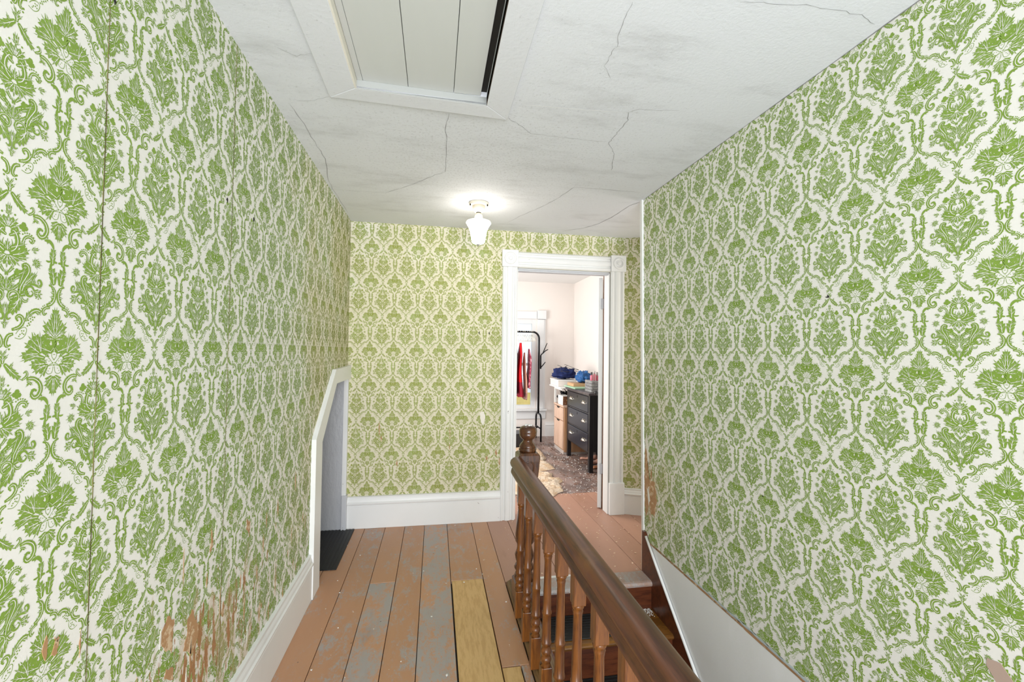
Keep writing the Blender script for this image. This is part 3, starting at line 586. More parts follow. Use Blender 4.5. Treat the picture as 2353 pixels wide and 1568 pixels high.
for cx in (.614, 1.586):
    b = MB(); b.box((cx-.070, YF-.032, 2.130), (cx+.070, YF, 2.274), bev=.004); cb = b.build('corner_block', P_trim, tr)
    b = MB(); V = []; Fc = []; pr = [(.0, .004), (.012, .008), (.017, .006), (.020, -.004), (.030, -.005), (.034, .004), (.044, .006), (.052, .002), (.055, -.004)]
    for r_, h in pr[1:]:
        for i in range(28):
            a = 2*math.pi*i/28; V.append((cx+r_*math.cos(a), YF-.032-h*1.7, 2.202+r_*math.sin(a)))
    V.append((cx, YF-.032-.014, 2.202)); k = len(pr)-1
    for j in range(k-1):
        for i in range(28): Fc.append((j*28+i, (j+1)*28+i, (j+1)*28+(i+1) % 28, j*28+(i+1) % 28))
    Fc += [(len(V)-1, i, (i+1) % 28) for i in range(28)]
    b.add(V, Fc, 0, True); b.build('rosette', P_trim, cb)
# jamb linings
b = MB(); b.box((DL-.004, YF, 0), (DL+.012, YF+.14, DT), bev=.002); b.build('jamb', P_trim, tr)
b = MB(); b.box((DR-.010, YF, 0), (DR+.006, YF+.105, DT), bev=.002); b.build('jamb', P_trim, tr)
b = MB(); b.box((DL, YF, DT-.012), (DR, YF+.14, DT+.004), bev=.002); b.build('jamb', P_trimgrey, tr)
b = MB(); b.box((DR-.004, YF+.105, 0), (DR+.006, YF+.14, DT)); b.build('bare_rabbet', mat('bare_brown_wood', (.22, .10, .05), .7, vary=(8, .2)), tr)
b = MB(); b.box((DL, YF+.01, DT-.024), (DR, YF+.045, DT-.012)); b.build('door_stop', P_trimgrey, tr)
# door leaf, swung wide open into the bedroom
dd = thing('door_1', 'white panelled bedroom door swung wide open, seen almost edge on', None, (1.50, YF+.155, 0)); dd['kind'] = 'structure'
da = math.radians(23.5); u = Vector((math.sin(da), math.cos(da), 0)); v_ = Vector((math.cos(da), -math.sin(da), 0)); h0 = Vector((1.472, YF+.150, 0))
def dbox(b_, a0, a1, t0, t1, z0, z1):
    P = [h0+u*a+v_*t+Vector((0, 0, z)) for z in (z0, z1) for a, t in ((a0, t0), (a1, t0), (a1, t1), (a0, t1))]
    b_.add([p[:] for p in P], [(0, 1, 2, 3), (7, 6, 5, 4), (0, 4, 5, 1), (1, 5, 6, 2), (2, 6, 7, 3), (3, 7, 4, 0)]); return b_
dbox(MB(), 0, .11, 0, .034, .008, 2.10).build('stile', P_trim, dd); dbox(MB(), .65, .76, 0, .034, .008, 2.10).build('stile', P_trim, dd)
for z0, z1 in ((.008, .22), (.86, 1.0), (1.98, 2.10)): dbox(MB(), .11, .65, 0, .034, z0, z1).build('rail', P_trim, dd)
for z0, z1 in ((.22, .86), (1.0, 1.98)): dbox(MB(), .11, .65, .010, .024, z0, z1).build('panel', P_trim, dd)
for z in (.36, 1.86):
    b = MB(); b.lathe((1.500, YF+.142, z-.05), [(.001, -.006), (.006, 0), (.006, .1), (.001, .106)], 10); b.box((1.480, YF+.128, z-.045), (1.512, YF+.139, z+.045)); b.build('hinge', P_trimgrey, dd)
b = MB(); b.lathe((0, 0, 0), [(.01, 0), (.01, .03), (.028, .035), (.03, .055), (.012, .068)], 14)
b.v = [(h0+u*(.70+x)-v_*z+Vector((0, 0, .98+y)))[:] for x, y, z in b.v]; b.build('knob', P_black, dd)

# ============================================================ closet opening casing and mat
cs = thing('trim_2', 'white painted casing with slanted top around the low closet opening', None, (XL, 3.1, 0)); cs['kind'] = 'structure'
O = [(2.632, 0), (2.632, .896), (3.10, 1.275), (YF-.002, 1.285)]; I = [(2.772, 0), (2.772, .856), (3.13, 1.178), (YF-.002, 1.182)]
for k in range(3):
    MB().prism([O[k], O[k+1], I[k+1], I[k]], 0, XL-.02, XL+.026).build('casing', P_trim, cs)
MB().box((XL-.02, YF-.035, .2), (XL+.012, YF, 1.18)).build('casing', P_trim, cs)
MB().box((XL-.02, YF-.045, 0), (XL+.02, YF-.0005, .27), bev=.004).build('plinth_block', P_trimgrey, cs)
MB().box((XL-.12, 2.70, 0), (XL-.02, 2.78, .87)).build('jamb', P_trimgrey, cs)
b = MB(); n = 26
mt0, mt1 = -1.25, -.598
b.box((mt0, 2.962, .0005), (mt1, 3.598, .004))
for i in range(n):
    x = mt0+.008+(mt1-mt0-.016)*i/(n-1); b.box((x-.006, 2.966, .004), (x+.006, 3.594, .008), bev=.0015)
P_rub = mat('black_rubber', (.012, .012, .013), .55, bump=(120, (1, 1, 1), .3))
o = b.build('floor_mat', P_rub, label='black ribbed rubber mat running into the low closet opening', cat='mat', loc=(-.9, 3.28, 0))

# ============================================================ ceiling hatch
hx = thing('ceiling_hatch', 'white boarded attic hatch with mitred wooden frame in the ceiling', 'hatch', (-.07, 1.3, CZ))
ox0, ox1, oy0, oy1 = -.437, .295, .58, 1.862
cz0 = CZ-.013
for poly in ([(ox0, oy0), (HX0, HY0), (HX0, HY1), (ox0, oy1-.03)], [(ox1, oy0), (HX1, HY0), (HX1, HY1+.018), (ox1, oy1)],
             [(ox0, oy1-.03), (HX0, HY1), (HX1, HY1+.018), (ox1, oy1)], [(ox0, oy0), (HX0, HY0), (HX1, HY0), (ox1, oy0)]):
    o = MB().prism([(x, y) for x, y in poly], 2, cz0, CZ-.0002).build('frame_board', mat('hatch_frame_paint', (.69, .70, .735), .7, patches=[dict(color=(.42, .42, .43), scale=60, lo=.60, hi=.7, amt=.4)], bump=(60, (1, 1, 1), .5, .002)) if 'hatch_frame_paint' not in bpy.data.materials else bpy.data.materials['hatch_frame_paint'], hx)
    bm = bmesh.new(); bm.from_mesh(o.data); bmesh.ops.recalc_face_normals(bm, faces=bm.faces); bm.to_mesh(o.data); bm.free(); weld_bevel(o, .003)
for a, c, m_ in (((HX0-.001, HY0), (HX0+.006, HY1+.016), P_plast), ((HX1, HY0), (HX1+.004, HY1+.02), P_darkwood)):
    MB().box((*a, CZ-.012), (*c, CZ+.024)).build('lining', m_, hx)
MB().prism([(HX0, HY1), (HX1, HY1+.018), (HX1, HY1+.03), (HX0, HY1+.03)], 2, CZ-.0125, CZ+.0215).build('lining', P_lip, hx)
for x0, x1 in ((-.3185, -.297), (-.296, -.125), (-.123, .055), (.057, .166)):
    b = MB(); b.box((x0, HY0, CZ+.022), (x1, HY1+.014, CZ+.040), bev=.0015); b.build('board', P_panel, hx)
MB().box((-.34, HY0, CZ+.042), (.21, HY1+.03, CZ+.06)).build('backing', P_dark, hx)

# ============================================================ ceiling lamp
lp = thing('ceiling_lamp', 'lit opal glass bell shade on a cream ceiling lampholder', 'lamp', (.281, 2.99, CZ))
b = MB(); b.lathe((.281, 2.99, 2.44), [(.060, -.021), (.069, -.018), (.070, -.004), (.068, 0)], 32); b.build('canopy', P_brass, lp)
b = MB(); b.lathe((.281, 2.99, 2.44), [(.016, -.068), (.030, -.064), (.042, -.048), (.045, -.021)], 28); b.build('holder', P_brass, lp)
b = MB(); b.lathe((.281, 2.99, 2.44), [(.018, -.073), (.018, -.066)], 20); b.build('collar', P_dark, lp)
b = MB(); b.lathe((.281, 2.99, 2.44), [(.030, -.128), (.0295, -.105), (.026, -.085), (.018, -.073)], 24); b.build('socket', P_brass, lp)
b = MB(); b.lathe((.281, 2.99, 2.44), [(.006, -.289), (.020, -.288), (.038, -.281), (.045, -.272), (.048, -.255), (.052, -.225), (.059, -.195), (.069, -.170), (.081, -.150), (.086, -.141), (.082, -.132), (.062, -.124), (.030, -.122)], 36); b.build('shade', P_shade, lp)
b = MB(); b.lathe((.281, 2.99, 2.44), [(.002, -.303), (.005, -.299), (.003, -.295), (.012, -.291), (.010, -.287)], 14); b.build('finial', plain('grey_metal', (.25, .24, .22), .4, .8), lp)
for a in (-.6, 3.6):
    b = MB(); b.lathe((.281+.068*math.cos(a), 2.99+.068*math.sin(a), 2.44), [(.003, -.031), (.0045, -.029), (.0045, -.021), (.003, -.018)], 8); b.build('screw', P_dark, lp)

# ============================================================ balustrade
bl = thing('stair_balustrade', 'varnished wooden stair balustrade with turned balusters, newel post and rounded handrail', 'balustrade', (.47, 1.7, 0))
# handrail
pr = [(.423, .742), (.478, .742), (.481, .752), (.478, .764), (.470, .770), (.472, .780), (.487, .790), (.491, .803), (.486, .820), (.472, .832), (.452, .836), (.432, .832), (.418, .820), (.413, .803), (.417, .790), (.430, .780), (.430, .770), (.421, .764), (.418, .752)]
b = MB(); ys = [-.6, .4, .8, 1.2, 1.6, 2.0, 2.34]; n = len(pr)
for j, yy in enumerate(ys):
    dz = -.004*(2.34-yy)/1.5
    b.v += [(x+.006*(yy-1.2)*0, yy, z+dz) for x, z in pr]
for j in range(len(ys)-1):
    for i in range(n): b.f.append((j*n+i, j*n+(i+1) % n, (j+1)*n+(i+1) % n, (j+1)*n+i)); b.m.append(0); b.sm.append(True)
# rounded far end that laps past the newel
k0 = len(b.v); cx_, cz_ = .452, .79
for t, sc in ((.016, .97), (.028, .88), (.036, .70)):
    b.v += [(cx_+(x-cx_)*sc, 2.34+t, cz_+(z-cz_)*sc) for x, z in pr]
k1 = (len(ys)-1)*n
for st_ in (k1, k0, k0+n):
    nx_ = k0 if st_ == k1 else st_+n
    for i in range(n): b.f.append((st_+i, st_+(i+1) % n, nx_+(i+1) % n, nx_+i)); b.m.append(0); b.sm.append(True)
b.f.append(tuple(range(k0+2*n, k0+3*n))); b.m.append(0); b.sm.append(False)
b.f.append(tuple(range(n))[::-1]); b.m.append(0); b.sm.append(False)
b.build('handrail', P_rail, bl, label='rounded moulded handrail with worn varnish')
# newel: square block with arched sunk faces, turned shaft, ball finial
NX, NY = .512, 2.43
lean = (.018, 0)
nw = MB()
def sq(z, r, ch=.12):  # chamfered square ring
    c_ = r*ch; P = [(r, -r+c_), (r, r-c_), (r-c_, r), (-r+c_, r), (-r, r-c_), (-r, -r+c_), (-r+c_, -r), (r-c_, -r)]
    return [(NX+x+lean[0]*z, NY+y, z) for x, y in P]
def sqstack(prof, smooth=False):
    b_ = MB(); V = []; Fc = []
    for z, r, ch in prof: V += sq(z, r, ch)
    for j in range(len(prof)-1):
        for i in range(8): Fc.append((j*8+i, j*8+(i+1) % 8, (j+1)*8+(i+1) % 8, (j+1)*8+i))
    Fc.append(tuple(range(8))[::-1]); Fc.append(tuple((len(prof)-1)*8+i for i in range(8)))
    b_.add(V, Fc, 0, smooth); return b_
o = sqstack([(.02, .058, .08), (.125, .058, .08), (.135, .052, .2)]).build('newel_post', P_newel, bl, label='dark turned newel post with ball top and arched sunk faces')
nwp = o
b = MB(); b.lathe((NX, NY, 0), [(.030, .12), (.052, .135), (.056, .15), (.050, .165), (.040, .175), (.050, .185), (.057, .20), (.050, .215), (.043, .225), (.052, .25), (.055, .27), (.046, .295), (.040, .32), (.044, .33), (.054, .345), (.055, .38), (.051, .44), (.044, .52), (.037, .575), (.036, .60), (.042, .612), (.050, .622), (.050, .640), (.043, .652), (.046, .66)], 24, lean=lean); b.build('turned_shaft', P_newel, nwp)
sqstack([(.655, .040, .35), (.675, .044, .2), (.712, .054, .1), (.80, .060, .08), (.832, .060, .10), (.843, .052, .3), (.846, .048, .5)]).build('block', P_newel, nwp)
# raised arch reveals on the two visible faces
for face in (0, 1):
    b = MB(); A = []
    for i in range(13):
        a = math.pi*i/12; A.append((.026*math.cos(a), .770+.030*math.sin(a)))
    A = [(.020, .68)]+A+[(-.020, .68)]
    Pn = []
    for t, z in A:
        Pn.append((NX+t+lean[0]*z, NY-.0585, z) if face == 0 else (NX-.0585+lean[0]*z, NY+t, z))
    b.tube(Pn, .0045, 6); b.build('arch_bead', P_newel, nwp)
b = MB(); b.lathe((NX, NY, 0), [(.030, .840), (.046, .846), (.051, .855), (.050, .862), (.045, .866), (.048, .870), (.049, .876), (.042, .888), (.031, .900), (.0275, .908), (.029, .913), (.040, .920), (.048, .933), (.0505, .945), (.049, .949), (.0505, .953), (.051, .962), (.048, .975), (.040, .985), (.026, .991), (.004, .993)], 28, lean=lean); b.build('ball_finial', P_newel, nwp)
b = MB()
for i in range(7):
    a = i*2.4; x, y = NX+.018+.016*math.cos(a), NY+.014*math.sin(a); b.lathe((x, y, .988), [(.002, 0), (.007, .003), (.006, .008), (.001, .010)], 6)
b.build('wax_drips', mat('white_wax', (.8, .8, .78), .4), nwp)
# balusters
def baluster_mb():
    b_ = MB()
    b_.box((-.0205, -.0205, .615), (.0205, .0205, .745), bev=.003)
    b_.lathe((0, 0, 0), [(.012, .630), (.018, .618), (.0205, .612), (.019, .604), (.015, .600), (.0175, .594), (.0155, .586), (.0140, .575), (.0150, .50), (.0165, .42), (.0172, .382), (.0195, .378), (.0195, .370), (.0170, .366), (.0175, .34), (.0182, .30), (.0190, .266), (.0215, .262), (.0215, .254), (.0170, .248), (.0150, .240), (.0200, .230), (.0215, .222), (.0190, .213), (.0160, .207), (.0200, .200), (.0220, .192), (.0190, .184), (.0150, .176), (.0205, .168), (.0150, .160)][::-1], 16)
    b_.box((-.0215, -.0215, .032), (.0215, .0215, .168), bev=.003)
    return b_
b0 = baluster_mb(); by = 2.255; first = None
yy = by
while yy > -.5:
    if first is None:
        b = b0; b.v = [(x+.452+.012*z, y+yy, z) for x, y, z in b.v]; first = b.build('baluster', P_balu, bl)
        fy = yy
    else:
        o = first.copy(); C.objects.link(o); o.parent = bl; o.location = (0, yy-fy, 0)
    yy -= .1835
# curb
b = MB()
b.prism([(.448, -.0005), (.448, .012), (.452, .020), (.460, .026), (.468, .028), (.470, .034), (.545, .034), (.545, -.25), (.50, -.25), (.50, -.0005)], 1, -.6, 2.622)
b.build('curb', P_curb, bl, label='worn brown curb board carrying the balusters')
b = MB(); b.box((.545, -.6, -2.6), (.56, 2.53, .02)); b.box((.46, -.6, -2.6), (.50, 2.53, -.06)); b.build('wall_stair_left', P_stair, kind='structure')

# ============================================================ staircase
sc = thing('staircase', 'dark stained wooden stairs going down beside the papered wall', 'stairs', (.95, 2.3, -.2))
b = MB(); pr = [(2.655, -.03), (2.655, .004), (2.535, .004), (2.522, 0), (2.515, -.012), (2.519, -.024), (2.532, -.030)]
b.prism(pr, 0, .562, 1.352); b.build('nosing', boardmat('nosing_paint', (.36, .25, .20), .50, .8, .02), sc, label='scuffed painted nosing board at the top of the stairs')
zs = [-.165-.195*k for k in range(12)]; yb = 2.545; run = .243
for k, z in enumerate(zs):
    yf = yb-run*(k+1)+.0
    ztop = (0 if k == 0 else zs[k-1])
    MB().box((.562, yb-run*k-.016+.0, z), (1.345, yb-run*k, ztop-.03)).build('riser', P_stair, sc)
    b = MB(); y1 = yb-run*k
    b.prism([(y1, z), (yf-.022, z), (yf-.031, z-.006), (yf-.033, z-.014), (yf-.028, z-.024), (yf-.02, z-.028), (y1, z-.028)], 0, .562, 1.345)
    b.build('tread', P_tread, sc)
for k, nm in enumerate(('top', 'second', 'third', 'fourth')):
    yk = yb-run*k
    b = MB(); b.box((.64, yk-run+.012, zs[k]+.0005), (1.212, yk-.004, zs[k]+.006), bev=.002)
    for i in range(9): b.box((.66, yk-run+.03+i*.023, zs[k]+.006), (1.19, yk-run+.038+i*.023, zs[k]+.0085))
    b.build('tread_mat', P_rub, label='black rubber mat lying on the %s tread of the descending stairs' % nm, cat='mat', group='tread mats on the stairs', loc=(.92, yk-run/2, zs[k]))
# skirt board with white bead
def zt(y): return .116+(y-2.486)*.862
T = [(2.604, .235), (2.486, .116), (2.0, zt(2.0)), (0, zt(0)), (-.4, zt(-.4))]
Bm = [(-.4, zt(-.4)-.5), (2.0, zt(2)-.5), (2.56, -.10), (2.604, -.02), (2.66, 0), (2.66, .23), (2.63, .27)]
MB().prism(T[::-1]+Bm[::-1][0:0]+[(2.630, .262), (2.655, .262), (2.655, 0.0), (2.56, -.03), (2.56, -.22), (2.0, zt(2)-.5), (-.4, zt(-.4)-.5)], 0, 1.342, 1.3595).build('skirt_board', P_stair, sc)
b = MB(); pts = [(2.615, .240), (2.486, .120), (2.3, zt(2.3)+.004), (2.0, zt(2.0)+.004), (-.4, zt(-.4)+.004)]
b.tube([(1.349, y, z) for y, z in pts], .0085, 8); b.build('bead', P_trim, sc)
flakes_b = MB(); r_ = random.Random(5)
for _ in range(140):
    x, y = 1.33-abs(r_.gauss(0, .05)), 2.535-abs(r_.gauss(0, .03)); s = r_.uniform(.001, .003)
    flakes_b.box((x-s, y-s, -.1649), (x+s, y+s, -.1649+s))
flakes_b.build('plaster_crumbs', P_flake, sc, kind='stuff')

# ============================================================ bedroom beyond the door
BY, BX, BZ = 7.12, 2.33, 2.59
MB().box((-.95, BY, -.02), (.80, BY+.14, BZ)).box((1.66, BY, -.02), (BX+.1, BY+.14, BZ)).box((.80, BY, -.02), (1.66, BY+.14, .47)).box((.80, BY, 1.96), (1.66, BY+.14, BZ)).build('wall_bedroom_back', P_bwall, kind='structure')
MB().box((BX, 3.75, -.02), (BX+.1, BY, BZ)).build('wall_bedroom_right', P_bwall, kind='structure')
MB().box((-1.05, 3.75, -.02), (-.95, BY, BZ)).build('wall_bedroom_left', P_bwall, kind='structure')
MB().box((1.66, YF+.125, -.02), (BX, YF+.145, BZ)).box((-.95, YF+.125, -.02), (.675, YF+.145, BZ)).box((.675, YF+.125, DT), (1.66, YF+.145, BZ)).build('wall_bedroom_front', P_bwall, kind='structure')
MB().box((-1.05, YF+.12, BZ), (BX+.1, BY+.14, BZ+.05)).build('ceiling_bedroom', P_bceil, kind='structure')
skirting('baseboard_bedroom', (BX, BY), (1.84, BY), .24, .02); skirting('baseboard_bedroom_right', (BX, 3.9), (BX, BY), .24, .02); skirting('baseboard_bedroom_left', (.62, BY), (-.95, BY), .24, .02)
wn = thing('window_1', 'white sash window with wide flat casing in the bedroom back wall', None, (1.22, BY, .5)); wn['kind'] = 'structure'
P_wt = mat('window_white_paint', (.72, .74, .75), .45, vary=(3, .03))
for x0, x1 in ((.64, .775), (1.685, 1.82)):
    MB().box((x0, BY-.034, .46), (x1, BY, 1.958), bev=.006).build('casing', P_wt, wn)
    MB().box((x0+.025, BY-.044, .462), (x1-.025, BY-.034, 1.955), bev=.003).build('casing_band', P_wt, wn)
MB().box((.785, BY-.034, 1.965), (1.675, BY, 2.09), bev=.004).build('head_casing', P_wt, wn)
for x0 in (.63, 1.68): MB().box((x0, BY-.052, 1.963), (x0+.15, BY, 2.11), bev=.005).build('corner_block', P_wt, wn)
MB().box((.60, BY-.085, .432), (1.85, BY, .46), bev=.006).build('sill', P_wt, wn)
MB().box((.64, BY-.02, .295), (1.84, BY, .435), bev=.004).build('apron', P_wt, wn)
for x0, x1 in ((.78, .84), (1.60, 1.685)): MB().box((x0, BY+.02, .46), (x1, BY+.09, 1.965), bev=.003).build('frame', P_wt, wn)
MB().box((.84, BY+.02, 1.885), (1.60, BY+.09, 1.965)).build('frame', P_wt, wn)
MB().box((.84, BY+.02, .46), (1.60, BY+.09, .52)).build('frame', P_wt, wn)
MB().box((.84, BY+.03, 1.18), (1.60, BY+.075, 1.225), bev=.003).build('meeting_rail', P_wt, wn)
for z0, z1 in ((.52, 1.18), (1.225, 1.885)): MB().box((.84, BY+.050, z0), (1.60, BY+.054, z1)).build('pane', P_glass, wn)
# neighbour's yellow house seen low in the window
hb = thing('neighbour_house', 'yellow clapboard house wall outside the bedroom window', 'house', (1.5, 13, -3))
for k in range(20): MB().prism([(12.9, -3+.16*k), (12.9-.02, -3+.16*k), (12.9-.004, -3+.16*(k+1)), (12.9, -3+.16*(k+1))], 0, -3, 6).build('clapboard', P_yellow, hb)
MB().box((-3, 12.9, -3), (6, 17, .2)).build('wall', P_yellow, hb)
MB().prism([(12.7, .2), (14.9, .62), (17.2, .2)], 0, -3.2, 6.2).build('roof', plain('pale_roof', (.7, .7, .7), .8), hb)

# ---- black dresser
dr = thing('dresser', 'black three drawer dresser with silver cup pulls against the bedroom wall', 'dresser', (2.03, 5.33, 0))
X0, X1, Y0, Y1 = 1.80, 2.27, 4.885, 5.775
MB().box((X0-.02, Y0-.02, .905), (X1, Y1+.02, .932), bev=.005).build('top', mat('worn_black_top', (.06, .05, .055), .3, patches=[dict(color=(.30, .26, .26), scale=6, lo=.5, hi=.75, amt=.7)]), dr)
b = MB(); b.box((X0+.03, Y0+.01, .24), (X1, Y1-.01, .905)); b.build('body', P_black, dr)
for x in (X0, X1-.05):
    for y in (Y0, Y1-.05): MB().box((x, y, 0), (x+.05, y+.05, .905), bev=.003).build('leg', P_black, dr)
for z in (.225, .450, .680, .893): MB().box((X0+.004, Y0+.05, z-.004), (X0+.04, Y1-.05, z+.014), bev=.002).build('rail', P_black, dr)
for z0, z1 in ((.242, .444), (.468, .674), (.698, .888)):
    b = MB(); b.box((X0-.004, Y0+.054, z0), (X0+.03, Y1-.054, z1), bev=.004); d_ = b.build('drawer', P_blackface, dr)
    for yy in (5.08, 5.57):
        b = MB(); V = []; Fc = []; zc = (z0+z1)/2+.012
        for j in range(5):
            ph = math.pi/2*j/4
            for i in range(9):
                th = math.pi*i/8
                V.append((X0-.004-.028*math.sin(th)*math.cos(ph*.9)-.002, yy+.050*math.cos(th), zc-.014+.032*math.sin(ph)*math.sin(th)))
        for j in range(4):
            for i in range(8): Fc.append((j*9+i, j*9+i+1, (j+1)*9+i+1, (j+1)*9+i))
        b.add(V, Fc, 0, True); b.box((X0-.006, yy-.052, zc+.008), (X0-.003, yy+.052, zc+.020)); pl = b.build('cup_pull', P_chrome, d_)
        sm = pl.modifiers.new('solid', 'SOLIDIFY'); sm.thickness = .002
    MB().box((X0-.006, 5.32, z1-.05), (X0-.0038, 5.334, z1-.022)).build('keyhole', P_dark, d_)

# ---- small wooden cabinet beside it
cb = thing('drawer_cabinet', 'narrow pale pinkish wood cabinet with two drawer fronts beside the black dresser', 'cabinet', (1.93, 6.05, 0))
MB().box((1.775, 5.81, .03), (2.12, 6.28, .645), bev=.003).build('body', P_cabside, cb)
MB().box((1.755, 5.80, .645), (2.13, 6.29, .668), bev=.003).build('top', P_cab, cb)
for z0, z1 in ((.07, .452), (.462, .636)):
    b = MB(); b.box((1.757, 5.822, z0), (1.776, 6.268, z1), bev=.003); d_ = b.build('drawer', P_cab, cb)
    MB().prism([(5.97, z1+.001), (6.02, z1-.020), (6.08, z1-.020), (6.13, z1+.001)], 0, 1.7535, 1.758).build('finger_notch', P_dark, d_)
MB().box((1.765, 5.815, 0), (2.11, 6.27, .05), bev=.002).build('plinth', plain('grey_plinth', (.45, .40, .37)), cb)
P_white = plain('white_plastic', (.80, .80, .78), .4); P_card = mat('cardboard', (.50, .31, .17), .8, vary=(12, .1))
# ---- things on the small cabinet
o = MB().box((1.765, 5.86, .669), (1.875, 6.10, .80), bev=.004).build('storage_box', P_white, label='white box with brown printed end on the small wooden cabinet', cat='box', loc=(1.82, 5.98, .669))
b = MB(); b.box((1.767, 5.8585, .673), (1.873, 5.8605, .796)); b.build('printed_end', mat('brown_print', (.14, .055, .025), .4, patches=[dict(color=(.55, .35, .15), scale=22, lo=.52, hi=.58)]), o)
def sack(name, c, r, m_, label, cat, seed=1, grp=None, squash=1.0):
    b_ = MB(); V = []; Fc = []; n1, n2 = 26, 40
    for j in range(n1+1):
        ph = math.pi*j/n1
        for i in range(n2):
            a = 2*math.pi*i/n2; p = Vector((math.sin(ph)*math.cos(a), math.sin(ph)*math.sin(a), math.cos(ph)))
            d = 1+.45*noise.noise(p*2.3+Vector((seed*7.1, 0, 0)))+.28*noise.noise(p*5+Vector((0, seed*3.3, 0)))+.10*noise.noise(p*12+Vector((0, seed*3.3, 0)))
            z = p.z*r[2]*d
            if z < 0: z *= .35*squash
            V.append((c[0]+p.x*r[0]*d, c[1]+p.y*r[1]*d, c[2]+.35*r[2]*squash*.9+z))
    mz = min(v[2] for v in V)
    V = [(x, y, z-mz+c[2]) for x, y, z in V]
    for j in range(n1):
        for i in range(n2): Fc.append((j*n2+i, (j+1)*n2+i, (j+1)*n2+(i+1) % n2, j*n2+(i+1) % n2))
    b_.add(V, Fc, 0, True); o_ = b_.build(name, m_, label=label, cat=cat, group=grp, loc=c); return o_
P_navy = cloth('navy_cloth', (.018, .028, .10)); P_blue = cloth('blue_satin', (.03, .11, .30), .35)
o = sack('handbag', (1.90, 6.20, .669), (.10, .07, .11), cloth('black_cloth', (.012, .012, .015), .5), 'black bag standing behind the white box on the wooden cabinet', 'bag', 3)
b = MB(); b.tube([(1.84, 6.20, .80), (1.82, 6.19, .85), (1.86, 6.19, .885), (1.90, 6.20, .86), (1.92, 6.2, .80)], .006, 6); b.build('handle', P_black, o)
# white shelf rack standing on the floor behind, carrying the upper pile
sh = thing('shelf_rack', 'small white shelf stand on the wooden cabinet carrying a pile of clothes', 'shelf', (1.94, 6.1, .669))
MB().box((1.72, 5.83, .905), (2.15, 6.42, .925), bev=.003).build('shelf', P_white, sh)
for x, y in ((1.772, 6.272), (2.112, 6.272), (2.112, 5.842), (1.895, 5.842)): MB().box((x-.012, y-.012, .669), (x+.012, y+.012, .905)).build('leg', P_white, sh)
MB().box((1.762, 5.90, .875), (1.776, 6.26, .905)).build('apron', P_white, sh)
o = MB().box((1.73, 5.98, .926), (2.00, 6.40, 1.015), bev=.004).build('storage_box', plain('cream_box', (.74, .69, .64)), label='cream box on the white shelf under the heap of clothes', cat='box', loc=(1.86, 6.2, .926))
MB().box((1.725, 5.975, 1.005), (2.005, 6.405, 1.02), bev=.002).build('lid', P_white, o)
o = MB().box((1.84, 5.62, .951), (2.14, 5.90, .99), bev=.003).build('cardboard_tray', P_card, label='shallow brown cardboard box on the far end of the black dresser', cat='box', loc=(1.99, 5.74, .951))
MB().box((1.85, 5.63, .985), (2.13, 5.89, .992)).build('flap', P_card, o)
MB().box((1.80, 5.44, .933), (2.16, 5.92, .951), bev=.003).build('folder', plain('green_folder', (.33, .52, .36)), label='pale green folder lying on the black dresser', cat='folder', loc=(1.98, 5.68, .933))
sack('clothes_heap', (1.87, 6.14, 1.021), (.16, .17, .11), P_navy, 'heap of dark navy clothes on top of the cream box', 'clothes', 5)
sack('garment', (2.03, 5.76, .992), (.10, .12, .11), P_blue, 'shiny blue garment slumped on the cardboard box', 'garment', 9)
P_wire = plain('white_wire', (.86, .84, .74), .3); P_bwire = plain('dark_wire', (.02, .02, .02), .3)
def hanger(c, m_, label, axis=1, group=None, w_=.19, tilt=0, name='clothes_hanger'):
    """wire hanger hooked over a rail; spans along y when axis=1"""
    P = []; a0 = math.radians(-60)
    for i in range(9):
        a = math.pi*(1.0-1.25*i/8); P.append((.018*math.cos(a), .018*math.sin(a)))
    body = [(0, -.05), (w_, -.135), (w_*.98, -.15), (0, -.15), (-w_*.98, -.15), (-w_, -.135), (0, -.05)]
    hook = P+[(0, -.025), (0, -.05)]
    b_ = MB(); ct, st2 = math.cos(tilt), math.sin(tilt)
    def T3(p):
        x, z = p
        return (c[0]+x*st2, c[1]+x*ct, c[2]+z) if axis == 1 else (c[0]+x*ct, c[1]+x*st2, c[2]+z)
    b_.tube([T3(p) for p in hook], .0032, 5); b_.tube([T3(p) for p in body], .004, 5)
    return b_.build(name, m_, label=label, cat='hanger' if label else None, group=group, loc=c)
for k, (x, y, t) in enumerate(((1.90, 6.00, .3), (1.86, 6.10, .9), (1.93, 6.05, 2.2))):
    b = MB(); z = 1.185+.014*k; w_ = .15
    ct, s_ = math.cos(t), math.sin(t)
    pts = [(-w_, 0, -.05), (0, .07, .01), (w_, 0, -.05), (-w_, 0, -.05)]
    b.tube([(x+p[0]*ct-p[1]*s_, y+p[0]*s_+p[1]*ct, z+p[2]) for p in pts], .003, 5)
    b.tube([(x+p[0]*ct-p[1]*s_, y+p[0]*s_+p[1]*ct, z+p[2]) for p in ((0, .07, .01), (0, .10, .018), (.015, .12, .022), (.02, .105, .02))], .003, 5)
    b.build('clothes_hanger', P_bwire, label=('front', 'middle', 'topmost')[k]+' dark wire hanger lying on the heap of navy clothes', cat='hanger', group='dark hangers on the clothes heap', loc=(x, y, z))

